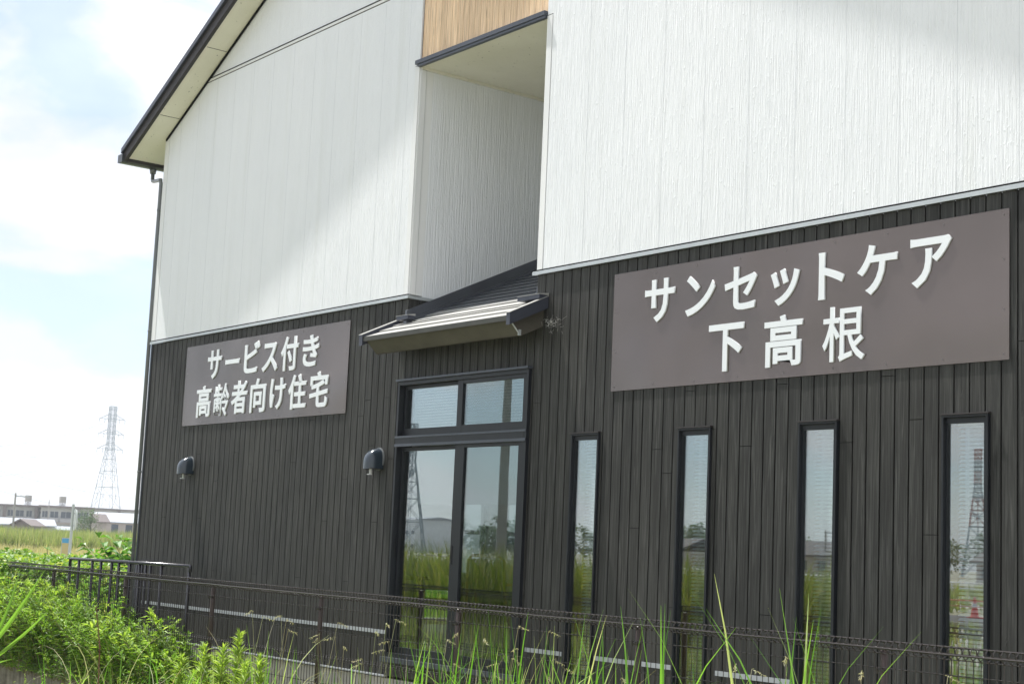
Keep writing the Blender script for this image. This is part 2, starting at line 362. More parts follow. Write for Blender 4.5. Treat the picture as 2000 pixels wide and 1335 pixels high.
# openings of the ground floor front: x0, x1, z0, z1
NW = [(-9.632, -9.294), (-8.398, -8.068), (-7.221, -6.884), (-6.043, -5.700)]
NZ = (-.965, .945)
DX, DZ = (-12.17, -10.20), (-1.015, 1.51)
holes = [(DX[0], DX[1], DZ[0], DZ[1])] + [(a, b, NZ[0], NZ[1]) for a, b in NW]
FZ0, FZ1 = 2.298, 2.331                        # silver flashing
def boards(mb, x0, x1, z0, z1, pitch, phase, gap, y, th, joints=True, cut=()):
    k0 = math.floor((x0-phase)/pitch)-1; rr = random.Random(5)
    jz = {}
    for k in range(k0, int((x1-phase)/pitch)+2):
        a = max(phase+k*pitch+gap/2, x0); b = min(phase+(k+1)*pitch-gap/2, x1)
        if b-a < .004: continue
        segs = [(a, b, z0, z1)]
        for hx0, hx1, hz0, hz1 in cut:
            ns = []
            for (p, q, u, v) in segs:
                if q <= hx0 or p >= hx1 or v <= hz0 or u >= hz1: ns.append((p, q, u, v)); continue
                if p < hx0: ns.append((p, hx0, u, v))
                if q > hx1: ns.append((hx1, q, u, v))
                p2, q2 = max(p, hx0), min(q, hx1)
                if u < hz0: ns.append((p2, q2, u, hz0))
                if v > hz1: ns.append((p2, q2, hz1, v))
            segs = ns
        js = []
        if joints:
            j = [0.19, 1.38, -.52, .93, .03, 1.22, -.17, .62][(k*3) % 8] if k % 2 else [1.37, .21, .80, -.36][(k//2) % 4]
            js = [j] if rr.random() < .72 else []
        for (p, q, u, v) in segs:
            cs = [u]+[j for j in js if u+.05 < j < v-.05]+[v]
            for c0, c1 in zip(cs, cs[1:]):
                mb.box(p, q, y, y+th, c0+(0.0022 if c0 != u else 0), c1-(0.0022 if c1 != v else 0))
sid = MB()
strip_cut = [(-17.60, -12.18, -.808, -.770), (-10.135, -9.66, -.808, -.770), (-9.277, -8.41, -.808, -.770), (-7.968, -7.231, -.808, -.770), (-6.80, -6.10, -.808, -.770), (-5.63, XR, -.808, -.770)]
cutF = holes + strip_cut
boards(sid, XL+.02, R0, -1.17, FZ0, PP, PH, .0120, 0, .018, True, cutF)
boards(sid, R0, R1, -1.17, 2.06, PP, PH, .0120, 0, .018, True, cutF)
boards(sid, R1, XR, -1.17, FZ0, PP, PH, .0120, 0, .018, True, cutF)
# short returns of the boards inside the recess, under the flashing
for k in range(16):
    y0 = .012+k*PP; sid.box(R0, R0+.008, y0, y0+PP-.006, 1.9, FZ0); sid.box(R1-.008, R1, y0, y0+PP-.006, 1.9, FZ0)
sid.build('board_siding', M['dark'], B)
bk = MB()
def sheet(mb, x0, x1, z0, z1, y, cuts, y2=None):
    """a 0.1 m thick wall slab with rectangular openings"""
    y2 = y+.10 if y2 is None else y2
    xs_ = sorted({x0, x1, *[c for h in cuts for c in h[:2] if x0 < c < x1]}); zs_ = sorted({z0, z1, *[c for h in cuts for c in h[2:] if z0 < c < z1]})
    for xa, xb in zip(xs_, xs_[1:]):
        run = None
        for za, zb in zip(zs_, zs_[1:]):
            mx_, mz_ = (xa+xb)/2, (za+zb)/2
            if any(h[0] < mx_ < h[1] and h[2] < mz_ < h[3] for h in cuts): 
                if run: mb.box(xa, xb, y, y2, run[0], run[1]); run = None
            else: run = [za, zb] if run is None else [run[0], zb]
        if run: mb.box(xa, xb, y, y2, run[0], run[1])
sheet(bk, XL+.02, XR-.02, -1.17, 1.95, .015, holes, .16)
bk.box(XL+.02, R0-.001, .015, .16, 1.95, FZ0); bk.box(R1+.001, XR-.02, .015, .16, 1.95, FZ0)
bk.box(R0-.12, R0-.001, .16, 1.9, 1.9, FZ0); bk.box(R1+.001, R1+.12, .16, 1.9, 1.9, FZ0)
bk.build('wall_backing', M['darkback'], B)
ct = MB(); ct.box(XL-.012, XL+.018, -.008, .05, -1.17, FZ0)
ct.build('corner_trim', M['bar'], B)
# pale strips joining lower and upper boards
for a, b, z0, z1 in strip_cut:
    MB().box(a+.003, b-.003, -.006, .005, z0+.002, z1-.002).build('joint_strip', M['alustrip'], B)
# silver flashing at the storey joint
def lflash(x0, x1):
    return MB().prism([(-.024, FZ0), (-.024, FZ1-.005), (-.012, FZ1), (.01, FZ1), (.01, FZ0+.004), (-.020, FZ0+.004), (-.020, FZ0)], 'x', x0, x1)
f1 = lflash(XL-.02, R0+.02); f1.prism([(R0+.02, FZ0), (R0+.02, FZ1-.006), (R0+.002, FZ1), (R0-.02, FZ1), (R0-.02, FZ0)], 'y', .011, .62); f1.build('flashing', M['alu'], B)
lflash(R1-.05, XR+.02).build('flashing', M['alu'], B)
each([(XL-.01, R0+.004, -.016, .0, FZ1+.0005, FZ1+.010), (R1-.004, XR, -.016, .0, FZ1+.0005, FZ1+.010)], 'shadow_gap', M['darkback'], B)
# white upper walls (left, right) as one solid each, with the gable
WY = -.012
ZC = 5.36                                        # course line in the gable
def wallpoly(pts, y0, y1, name, mat):
    m_ = MB(); n = len(pts); m_.v = [(x, y0, z) for x, z in pts]+[(x, y1, z) for x, z in pts]
    m_.f = [tuple(range(n)), tuple(n+i for i in reversed(range(n)))]+[(i, n+i, n+(i+1) % n, (i+1) % n) for i in range(n)]
    return m_.build(name, mat, B)
RT = 4.565                                       # recess head
TW = .075                                        # width of the corner trims
xq = XL+(ZC-4.856)/PIT_
wallpoly([(XL+.10, FZ1+.008), (R0-TW, FZ1+.008), (R0-TW, ZC), (xq, ZC), (XL+.10, rake(XL+.10))], WY, .15, 'upper_wall', M['stucco'])
wallpoly([(R0-TW, RT), (R0, RT), (R0, ZC), (R0-TW, ZC)], WY, .15, 'upper_wall', M['stucco'])
wallpoly([(xq+.08, ZC+.052), (R0, ZC+.052), (R0, rake(R0)), ], WY+.004, .15, 'gable_wall', M['stucco'])
xr = 2*XC-xq
wallpoly([(R1+TW, FZ1+.008), (XR-.1, FZ1+.008), (XR-.1, rake(XR-.1)), (xr, ZC), (R1+TW, ZC)], WY, .15, 'upper_wall', M['stucco'])
wallpoly([(R1, RT), (R1+TW, RT), (R1+TW, ZC), (R1, ZC)], WY, .15, 'upper_wall', M['stucco'])
wallpoly([(R1, ZC+.052), (xr-.08, ZC+.052), (R1, rake(R1))], WY+.004, .15, 'gable_wall', M['stucco'])
# flat course between wall and gable: two thin dark lines
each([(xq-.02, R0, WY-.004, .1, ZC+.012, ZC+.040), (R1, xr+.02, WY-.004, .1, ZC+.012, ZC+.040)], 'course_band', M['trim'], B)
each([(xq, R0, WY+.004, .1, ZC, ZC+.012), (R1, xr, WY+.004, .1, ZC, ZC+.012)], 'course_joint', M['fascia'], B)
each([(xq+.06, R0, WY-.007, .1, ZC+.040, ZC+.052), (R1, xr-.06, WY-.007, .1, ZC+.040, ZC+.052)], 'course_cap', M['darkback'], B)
# smooth corner trims with a joint line
each([(R0-TW+.005, R0, WY-.003, .15, FZ1+.008, RT-.01), (R1, R1+TW-.005, WY-.003, .15, FZ1+.008, RT-.01), (XL-.012, XL+.095, WY-.003, .15, FZ1+.008, 4.87)], 'corner_board', M['trim'], B)
each([(R0-TW, R0-TW+.005, WY+.004, .1, FZ1+.008, RT), (R1+TW-.005, R1+TW, WY+.004, .1, FZ1+.008, RT), (XL+.095, XL+.10, WY+.004, .1, FZ1+.008, 4.9), (R0-TW, R0, WY+.002, .1, RT-.01, RT), (R1, R1+TW, WY+.002, .1, RT-.01, RT)], 'sealant_joint', M['pipe'], B)
# hairline joints between the wall panels
for a, b in ((XL+.12, R0-TW-.05), (R1+TW+.05, XR)):
    for k in range(-40, 40):
        x = -5.95+k*.455
        if a < x < b: MB().box(x-.0016, x+.0016, WY-.0008, WY+.001, FZ1+.012, min(ZC, rake(x))-.02).build('panel_joint', M['joint'], B)
# recess walls, ceiling and back
rs = MB()
rs.box(R0-.12, R0, .15, 1.9, FZ1, RT-.02); rs.box(R1, R1+.12, .15, 1.9, FZ1, RT-.02); rs.box(R0, R1, 1.9, 2.0, 1.9, RT-.02)
rs.build('recess_wall', M['stucco_side'], B)
MB().box(R0+.0005, R0+.010, .001, .065, FZ1+.012, RT-.05).build('recess_corner_board', M['trim'], B)
MB().box(R0+.0005, R0+.004, .066, .071, FZ1+.012, RT-.03).build('recess_joint', M['pipe'], B)
MB().box(R0, R1, .0, 1.9, RT-.02, RT+.03).build('recess_ceiling', M['soffit'], B)
each([(R0, R0+.02, .02, 1.9, RT-.045, RT-.0205), (R1-.02, R1, .02, 1.9, RT-.045, RT-.0205)], 'ceiling_moulding', M['soffit'], B)
MB().box(R0-.03, R1-.004, -.050, -.002, RT-.004, RT+.035).box(R0-.0, R1-.008, -.040, -.003, RT-.028, RT-.004).build('recess_head_trim', M['bar'], B)
tn = MB(); boards(tn, R0+.02, R1-.006, RT+.036, rake(R0)-.02, .091, -11.905, .004, .0, .01, False); tn.build('tan_boards', M['tan'], B)
MB().box(R0, R1, .006, .15, RT+.03, rake(R0)).build('tan_board_backing', m_plain('tan_joint', (.16, .10, .06), .9), B)
wallpoly([(R0, rake(R0)), (R1, rake(R1)), (XC, rake(XC))], WY, .15, 'gable_peak', M['stucco'])
# ---- roof
OH, TH = .31, .15
ru = MB()
for s in (-1, 1):
    xe = XC+s*(XC-XL+.42); pts = [(XC, rake(XC)+.001), (xe, 4.856-PIT_*.42), (xe, 4.856-PIT_*.42+.02), (XC, rake(XC)+.021)]
    ru.prism(pts if s < 0 else pts[::-1], 'y', -OH, 10.3)
ru.build('soffit', M['soffit'], B)
sj = MB()
for k, xx in enumerate((-17.35, -16.2, -15.05, -13.2, -11.4)):
    z = rake(xx); MB().prism([(xx, z-.0015), (xx+.006, z+PIT_*.006-.0015), (xx+.006, z+.01), (xx, z+.01)], 'y', -OH+.02, -.035).build('soffit_joint', M['fascia'], B)

wj = MB()
for s in (-1, 1):
    xa = XC+s*(XC-XL-.02); za = rake(XL+.02)
    p = [(xa, za-.028), (XC, rake(XC)-.028), (XC, rake(XC)-.004), (xa, za-.004)]
    wj.prism(p if s < 0 else p[::-1], 'y', -.032, WY-.004)
wj.build('wall_head_strip', M['darkback'], B)
rf = MB(); vb = MB(); vc = MB()
for s in (-1, 1):
    xe = XC+s*(XC-XL+.50); ze = 4.856-PIT_*.50
    p = [(XC, rake(XC)+.022), (xe, ze+.022), (xe, ze+.13), (XC, rake(XC)+.13)]; rf.prism(p if s < 0 else p[::-1], 'y', -OH-.02, 10.35)
    p = [(XC, rake(XC)-.012), (xe, ze-.012), (xe, ze+.115), (XC, rake(XC)+.115)]; vb.prism(p if s < 0 else p[::-1], 'y', -OH-.045, -OH-.001)
    p = [(XC, rake(XC)+.105), (xe, ze+.105), (xe, ze+.168), (XC, rake(XC)+.168)]; vc.prism(p if s < 0 else p[::-1], 'y', -OH-.075, -OH-.046)
rfo = rf.build('roof', M['roof'], B); vb.build('verge_board', M['fascia'], rfo); vc.build('verge_cap', M['verge'], rfo)
MB().box(XL-.445, XL-.42, -OH+.0, 10.2, 4.60, 4.70).build('eave_fascia', M['fascia'], B)
gt = MB(); gt.prism([(-18.325, 4.695), (-18.300, 4.605), (-18.285, 4.59), (-18.215, 4.59), (-18.190, 4.605), (-18.178, 4.695), (-18.188, 4.695), (-18.20, 4.61), (-18.285, 4.605), (-18.315, 4.695)], 'y', -OH-.07, 10.2)
gt.box(-18.315, -18.185, -OH-.073, -OH-.07, 4.595, 4.697)
gto = gt.build('gutter', M['gutter'], B)
dp = MB(); dp.tube([(-18.25, .07, 4.60), (-18.25, .07, 4.53)], [.048, .036], 10)
dp.tube([(-18.25, .07, 4.54), (-18.25, .07, 4.46), (-18.235, .068, 4.435), (-18.20, .066, 4.425), (-17.85, .005, 4.375), (-17.82, -.015, 4.36), (-17.800, -.012, 4.32), (-17.800, -.012, -1.4)], .024, 10)
for z in (2.47, .75, -.33, 3.98): dp.tube([(-17.800, -.012, z-.010), (-17.800, -.012, z+.010)], .029, 10); dp.box(-17.80, -17.742, -.015, .03, z-.006, z+.006)
dp.build('downpipe', M['pipe'], gto, True)
# ---- side and back walls, room
sh = MB()
sh.box(XL, XL+.15, .17, 10, 2.0, 4.85); sh.box(XR-.15, XR, .17, 10, -1.17, 4.85); sheet(sh, XL, XR, -1.17, 4.85, 9.85, [(-17.2, -14.2, -.95, 1.5), (-13.9, -10.4, -.95, 1.5), (-9.3, -5.2, -.95, 1.5)], 10)  # unseen back wall openings, added to let more daylight into the room
# left side wall with two tall window openings that light the room
for a, b, z0, z1 in ((.17, 3.4, -1.17, 2.0), (5.11, 5.47, -1.17, 2.0), (7.2, 10, -1.17, 2.0), (3.4, 4.12, -1.17, 2.0), (4.12, 4.64, -.42, 2.0), (4.12, 4.64, -1.17, -.95), (4.64, 4.66, -1.17, 2.0), (4.66, 5.11, 1.25, 2.0), (5.47, 7.2, 1.25, 2.0), (4.66, 5.11, -1.17, -.33), (5.47, 7.2, -1.17, .09)):
    sh.box(XL, XL+.15, a, b, z0, z1)
sh.build('side_wall', M['greywall'], B)
wf = MB()
for a, b, c in ((4.66, 5.11, -.33), (5.47, 7.2, .09)):
    wf.box(XL+.05, XL+.10, a, b, .20, .26); wf.box(XL+.05, XL+.10, a, a+.05, c, 1.25); wf.box(XL+.05, XL+.10, b-.05, b, c, 1.25)
wf.build('side_window_frame', M['frame'], B)
MB().box(XL+.15, XR-.15, .17, 9.85, -1.16, -1.02).build('room_floor', M['infloor'], B)
MB().box(XL+.15, XR-.15, .17, 9.85, 1.72, 1.80).build('room_ceiling', M['inwall'], B)
each([(XL+.151, XL+.16, 5.12, 5.46, -1.0, 1.7), (-9.9, -9.8, 1.2, 9.8, -1.01, 1.71)], 'room_wall', M['inwall'], B)
MB().box(-14.2, -13.9, 4.6, 4.9, -1.01, 1.71).build('room_column', m_plain('dark_column', (.12, .10, .09), .6), B)
# foundation
fd = MB(); fd.box(XL+.03, XR-.03, .02, .18, -1.6, -1.20); fd.build('foundation', M['concrete'], B)
MB().box(XL+.0, DX[0], -.022, .02, -1.186, -1.172).box(DX[1], XR, -.022, .02, -1.186, -1.172).build('base_drip', M['alustrip'], B)

# ---- sliding door with transom windows
F = .04
def win_reveal(parent, x0, x1, z0, z1, y0, y1, t, name='frame'):
    m_ = MB(); m_.box(x0, x0+t, y0, y1, z0, z1); m_.box(x1-t, x1, y0, y1, z0, z1)
    m_.box(x0+t, x1-t, y0, y1, z1-t, z1); m_.box(x0+t, x1-t, y0, y1, z0, z0+t); return m_.build(name, M['frame'], parent)
dr = MB()
dr.box(DX[0], DX[0]+.03, -.032, .13, DZ[0], DZ[1]); dr.box(DX[1]-.03, DX[1], -.032, .13, DZ[0], DZ[1])
dr.box(DX[0]+.03, DX[1]-.03, -.032, .13, DZ[1]-.035, DZ[1]); dr.box(DX[0]+.03, DX[1]-.03, -.030, .13, DZ[0], DZ[0]+.05)
dr.box(DX[0]+.03, DX[1]-.03, -.034, .13, .930, .985)
dro = dr.build('sliding_door', M['frame'], B)
MB().box(DX[0]+.001, DX[1]-.001, -.042, -.0325, .905, .93).box(DX[0]+.001, DX[1]-.001, -.040, -.0345, .985, 1.003).build('transom_bar', M['bar'], dro)
hd = MB(); hd.box(DX[0]-.012, DX[1]+.014, -.055, -.001, DZ[1]+.001, DZ[1]+.020); hd.build('head_flashing', M['bar'], dro)
def sash(x0, x1, z0, z1, y, l, r_, t, b, gm='glass'):
    m_ = MB(); m_.box(x0, x0+l, y, y+.036, z0, z1); m_.box(x1-r_, x1, y, y+.036, z0, z1)
    m_.box(x0+l, x1-r_, y+.001, y+.035, z1-t, z1); m_.box(x0+l, x1-r_, y+.001, y+.035, z0, z0+b)
    o = m_.build('sash', M['frame'], dro)
    MB().box(x0+l-.006, x1-r_+.006, y+.016, y+.020, z0+b-.006, z1-t+.006).build('glass_pane', M[gm], o)
    return o
# upper lights: left one in the inner track, right one in the outer track
sash(-12.135, -11.19, 1.003, 1.472, .024, .020, .05, .028, .070)
sash(-11.228, -10.232, 1.003, 1.474, -.016, .075, .050, .034, .070, 'glass2')
sash(-12.135, -11.19, -.965, .905, .024, .022, .07, .036, .055)
s2 = sash(-11.228, -10.232, -.965, .905, -.016, .135, .085, .030, .055, 'glass2')
each([(-12.139, -12.135, .004, .012, -.10, .10), (-11.215, -11.195, -.021, -.0165, -.14, .02)], 'pull_handle', M['framein'], dro)
sill = MB().box(DX[0]-.01, DX[1]+.01, -.07, -.033, DZ[0]-.03, DZ[0]+.012); sill.build('threshold', M['bar'], dro)
MB().box(DX[0]+.005, DX[1]-.005, .001, .02, DZ[0]-.16, DZ[0]-.031).build('threshold_panel', M['fascia'], dro)
MB().box(-12.13, -10.24, .158, .161, .385, 1.60).build('roller_shade', M['shade'], dro)
tbm = MB(); z = 1.01
while z < 1.50: tbm.quad((-12.13, .136, z+.003), (-10.24, .136, z+.003), (-10.24, .154, z+.019), (-12.13, .154, z+.019)); z += .0262
tbm.build('transom_blind', M['blind'], dro)
MB().tube([(-12.13, .16, 1.62), (-10.24, .16, 1.62)], .025, 10).build('shade_roll', M['blind'], dro)

# ---- four narrow windows
wroot = None
def narrow_window(x0, x1):
    w_ = (x1-x0); o_ = Vector((x0, 0, NZ[0])); zz = NZ[1]-NZ[0]
    m_ = MB(); t = .014
    m_.box(0, t, -.022, .060, 0, zz); m_.box(w_-t, w_, -.022, .060, 0, zz); m_.box(t, w_-t, -.022, .060, zz-t, zz); m_.box(t, w_-t, -.022, .060, 0, t)
    me = m_.build('window', M['frame'], None, off=(0, 0, 0)); me.location = o_-BASE; me.parent = B
    m_ = MB(); a = .030
    m_.box(t, t+.010, .004, .040, t, zz-t); m_.box(w_-t-a, w_-t, .002, .040, t, zz-t); m_.box(t+.010, w_-t-a, .003, .039, zz-t-.036, zz-t); m_.box(t+.010, w_-t-a, .003, .039, t, t+.02)
    m_.build('window_frame', M['frame'], me, off=(0, 0, 0))
    MB().box(t+.006, w_-t-a+.006, .014, .018, t+.014, zz-t-.03).build('glass_pane', M['glass'], me, off=(0, 0, 0))
    MB().box(-.006, w_+.010, -.034, -.0005, zz+.001, zz+.010).build('drip_cap', M['fascia'], me, off=(0, 0, 0))
    MB().box(.004, t, .062, .20, 0, zz).box(w_-t, w_-.004, .062, .20, 0, zz).box(t, w_-t, .062, .20, zz-t, zz-.002).box(t, w_-t, .062, .20, .002, t).build('window_lining', M['jamb'], me, off=(0, 0, 0))
    bl = MB(); z = .03; n = 0
    while z < zz-.05:
        bl.quad((t+.006, .128, z+.003), (w_-t-.006, .128, z+.003), (w_-t-.006, .146, z+.019), (t+.006, .146, z+.019)); z += .0262; n += 1
    for xx in (.08, w_-.08): bl.box(xx-.001, xx+.001, .126, .128, .02, zz-.02)
    bl.box(t+.004, w_-t-.004, .120, .155, zz-.05, zz-.016)
    bl.build('venetian_blind', M['blind'], me, off=(0, 0, 0))
    MB().tube([(.10, .118, .35), (.10, .118, zz-.05)], .003, 6).build('blind_wand', M['white'], me, off=(0, 0, 0))
    return me
w0 = narrow_window(*NW[0])
for a, b in NW[1:]:
    c_ = ctree(w0, B); c_.location = Vector((a, 0, NZ[0]))-BASE

# ---- vent hoods
def vent(x):
    o_ = Vector((x, -.001, .70)); pr = MB(); r = .078; nseg = 16
    prof = [(0.0, .205), (.03, .205), (.075, .200), (.108, .182), (.130, .150), (.142, .11), (.150, .06), (.156, 0.0)]
    # half-round shell: cross-section bows outward from wall, rounded left to right
    rows = []
    for k in range(11):
        t = k/10; z = .0+.205*t
        dep = .152*(1-max(0, (t-.35)/.65)**2.6*0.82) if t > .35 else .158-.006*t/.35
        dep = .158*math.sqrt(max(0.0, 1-max(0, (t-.30)/.70)**2.2)) if t > .30 else .158
        hw = r*(math.sqrt(max(0.0, 1-max(0, (t-.45)/.55)**2.4)) if t > .45 else 1.0)
        row = []
        for j in range(nseg+1):
            a = math.pi*j/nseg; cx = -math.copysign(abs(math.cos(a))**.75, math.cos(a)); sy = math.sin(a)**.6 if math.sin(a) > 0 else 0
            row.append((o_.x+hw*cx, o_.y-dep*sy, o_.z+z))
        rows.append(row)
    i0 = len(pr.v)
    for row in rows: pr.v += row
    n = nseg+1
    for k in range(10):
        for j in range(nseg): a = i0+k*n+j; pr.f.append((a, a+1, a+n+1, a+n))
    v_ = pr.build('vent_hood', M['vent'], B, True)
    fl = MB(); cz = o_.z+.10
    ring = [(o_.x+  .094*math.cos(2*math.pi*q/28), cz+.108*math.sin(2*math.pi*q/28)) for q in range(28)]
    fl.v = [(p[0], o_.y-.012, p[1]) for p in ring]+[(p[0], o_.y, p[1]) for p in ring]
    fl.f = [tuple(range(28))]+[(q, (q+1) % 28, 28+(q+1) % 28, 28+q) for q in range(28)]
    fl.build('wall_flange', M['pipe'], v_)
    MB().box(o_.x-.085, o_.x+.085, o_.y-.145, o_.y-.01, o_.z+.004, o_.z+.007).build('vent_grille', M['fascia'], v_)
    MB().box(o_.x-.012, o_.x+.006, o_.y-.095, o_.y-.08, o_.z-.045, o_.z+.003).box(o_.x-.030, o_.x+.006, o_.y-.11, o_.y-.075, o_.z-.052, o_.z-.045).build('damper_lever', M['white'], v_)
vent(-16.44); vent(-12.475)

# ---- entrance canopy: stepped metal roof running back into the recess
S_ = .467
CX0, CX1 = -12.31, -10.01
def rz(y): return 2.08+S_*y
cn = MB(); y = -.377; k = 0
ST = .15
def course(mb, y, x0, x1):
    y2 = y+ST; mb.prism([(y+.030, rz(y)-.030), (y, rz(y)-.002), (y, rz(y)), (y2+.03, rz(y2+.03)-.015), (y2+.03, rz(y2)-.04)], 'x', x0, x1)
while y < -.17: course(cn, y, CX0+.06, CX1-.05); y += ST
cn.prism([(y+.030, rz(y)-.030), (y, rz(y)-.002), (y, rz(y)), (-.003, rz(-.003)-.010), (-.003, rz(y)-.04)], 'x', CX0+.06, CX1-.05)
y = -.0025
for _ in range(2): course(cn, y, R0+.03, R1-.012); y += ST
co = cn.build('canopy_roof', M['rooftop'], B)
ci = MB()
while y < 1.9: course(ci, y, R0+.03, R1-.012); y += ST
ci.build('recess_roof_slope', M['roof'], co)  # same roofing as the pale courses, recess shade put into its darker colour
fv = MB()
fv.prism([(-.03, rz(-.03)+.02), (1.9, rz(1.9)+.02), (1.9, rz(1.9)+.115), (-.03, rz(-.03)+.115)], 'x', R0+.001, R0+.028)
fv.prism([(-.06, rz(-.06)-.012), (1.9, rz(1.9)-.012), (1.9, rz(1.9)+.022), (-.06, rz(-.06)+.022)], 'x', R0+.029, R0+.075)
MB().prism([(0.0, rz(0)-.01), (1.9, rz(1.9)-.01), (1.9, rz(1.9)+.12), (0, rz(0)+.12)], 'x', R1-.012, R1-.001).build('abutment_flashing', M['roof'], co)
fv.build('abutment_flashing', M['roof'], co)
vg = MB()
for xa, xb in ((CX0, CX0+.058), (CX1-.048, CX1)):
    MB().prism([(-.40, rz(-.40)-.075), (-.40, rz(-.40)+.026), (-.004, rz(-.004)+.026), (-.004, rz(-.004)-.075)], 'x', xa, xb).build('canopy_verge', M['verge'], co)
vt = MB()
for xa, xb in ((CX0-.004, CX0+.060), (CX1-.052, CX1+.004)):
    MB().prism([(-.405, rz(-.405)+.026), (-.405, rz(-.405)+.031), (-.004, rz(-.004)+.031), (-.004, rz(-.004)+.026)], 'x', xa, xb).build('sunlit_verge_top', M['rooftop'], co)  # pale top faces paint sunlight onto the dark verge
# small upstands where the verge meets the house wall
for xa, xb, ya, z0 in ((CX0+.13, CX0+.32, -.085, 2.085), (CX1-.30, CX1-.005, -.10, 2.075)):
    q_ = MB().box(xa, xb, ya, -.002, z0, z0+.036).build('canopy_cap', M['verge'], co)
    MB().prism([(ya-.006, z0+.0365), (ya-.006, z0+.040), (-.002, z0+.056), (-.002, z0+.0365)], 'x', xa-.004, xb+.004).build('sunlit_cap_top', M['rooftop'], q_)  # thin pale plate laid on the dark cap to paint the sun's glare
MB().box(CX0+.06, CX1-.052, -.392, -.376, rz(-.38)-.046, rz(-.38)-.004).build('canopy_drip', m_plain('weathered_grey_drip', (.050, .050, .042), .5, .4, .1, .15, (8, 8, 8)), co)
fb = MB(); fb.prism([(-.355, 1.865), (-.340, 1.885), (-.002, 2.035), (-.002, 1.855), (-.225, 1.752), (-.242, 1.757)], 'x', -12.25, -10.07)
fb.build('canopy_box', M['canopy'], co)
MB().box(-10.078, -10.066, -.26, -.234, 1.752, 1.80).tube([(-10.071, -.352, 1.868), (-10.071, -.242, 1.757)], .006, 6).build('canopy_corner_bead', M['alu'], co)

# ------------------------------------------------------------------ signs
GL = [["R", "サ", [-8.805, -8.479, 1.764, 2.095]], ["R", "ン", [-8.358, -8.053, 1.775, 2.078]], ["R", "セ", [-7.953, -7.636, 1.776, 2.092]], ["R", "ッ", [-7.502, -7.236, 1.768, 2.027]], ["R", "ト", [-7.064, -6.839, 1.77, 2.094]], ["R", "ケ", [-6.728, -6.401, 1.761, 2.095]], ["R", "ア", [-6.294, -5.978, 1.765, 2.086]], ["R", "下", [-8.101, -7.753, 1.341, 1.687]], ["R", "高", [-7.551, -7.201, 1.34, 1.701]], ["R", "根", [-7.018, -6.658, 1.338, 1.711]], ["L", "サ", [-16.152, -15.822, 1.771, 2.1]], ["L", "ー", [-15.719, -15.396, 1.912, 1.965]], ["L", "ビ", [-15.278, -14.935, 1.783, 2.128]], ["L", "ス", [-14.868, -14.532, 1.771, 2.08]], ["L", "付", [-14.463, -14.108, 1.755, 2.116]], ["L", "き", [-14.009, -13.689, 1.771, 2.095]], ["L", "高", [-16.372, -16.023, 1.344, 1.703]], ["L", "齢", [-15.943, -15.579, 1.339, 1.704]], ["L", "者", [-15.522, -15.165, 1.351, 1.715]], ["L", "向", [-15.084, -14.753, 1.346, 1.713]], ["L", "け", [-14.649, -14.328, 1.36, 1.69]], ["L", "住", [-14.258, -13.897, 1.343, 1.705]], ["L", "宅", [-13.823, -13.467, 1.343, 1.707]]]
def glyph(ch, q, parent, y):
    cu = bpy.data.curves.new('letter', 'FONT'); cu.body = ch; cu.size = 1; cu.offset = .009 if ch in '根齢' else .022; cu.resolution_u = 4; cu.extrude = .03
    to = bpy.data.objects.new('letter_source', cu); C.objects.link(to)
    dg = bpy.context.evaluated_depsgraph_get(); me = bpy.data.meshes.new_from_object(to.evaluated_get(dg))
    bpy.data.objects.remove(to)
    xs_ = [v.co.x for v in me.vertices]; ys_ = [v.co.y for v in me.vertices]; zs_ = [v.co.z for v in me.vertices]
    a, b, c_, d = min(xs_), max(xs_), min(ys_), max(ys_); zf = max(zs_); zb = min(zs_); og = origin(parent)
    for v in me.vertices:
        X = q[0]+(v.co.x-a)/(b-a)*(q[1]-q[0]); Z = q[2]+(v.co.y-c_)/(d-c_)*(q[3]-q[2]); Y = y+(0 if v.co.z > (zf+zb)/2 else .0119)
        v.co = (X-og.x, Y-og.y, Z-og.z)
    me.materials.clear(); me.materials.append(M['letter']); me.update()
    o = bpy.data.objects.new('letter', me); C.objects.link(o); o.parent = parent; return o
def sign(name, x0, x1, z0, z1, side, label):
    s = thing(name, ((x0+x1)/2, -.04, z0), label, 'sign', 'grey signboards on the front wall')
    MB().box(x0, x1, -.010, -.003, z0, z1).build('sign_panel', M['sign'], s)
    sc_ = MB(); n = 9
    for k in range(n):
        x = x0+.04+(x1-x0-.08)*k/(n-1)
        for z in (z0+.035, z1-.035): MB().cyl((x, -.012, z), (x, -.009, z), .006, 8).build('screw', M['screw'], s)
    for z in (z0+.31, z1-.31):
        for x in (x0+.04, x1-.04): MB().cyl((x, -.012, z), (x, -.009, z), .006, 8).build('screw', M['screw'], s)
    for sd, ch, q in GL:
        if sd == side: glyph(ch, q, s, -.022)
    return s
sign('wall_sign', -9.18, -5.565, 1.263, 2.189, 'R', 'larger looking grey signboard right of the canopy with seven katakana above three kanji')
sign('wall_sign', -16.725, -13.12, 1.262, 2.184, 'L', 'grey signboard left of the canopy with two tightly set rows of Japanese letters')

# ------------------------------------------------------------------ cobweb by the canopy
cw = MB(); rr = random.Random(3)
c0 = Vector((-9.93, -.05, 1.86))
for k in range(55):
    a = c0+Vector((rr.gauss(.03, .055), rr.uniform(-.04, .04), rr.gauss(0, .035))); b = a+Vector((rr.uniform(-.045, .045), rr.uniform(-.02, .02), rr.uniform(-.035, .035)))
    cw.tube([a, (a+b)/2+Vector((0, 0, rr.uniform(-.012, .012))), b], .0008, 3, False)
tag(cw.build('cobweb', M['web']), 'ragged grey cobweb with caught twigs clinging to the boards beside the canopy corner', 'cobweb')

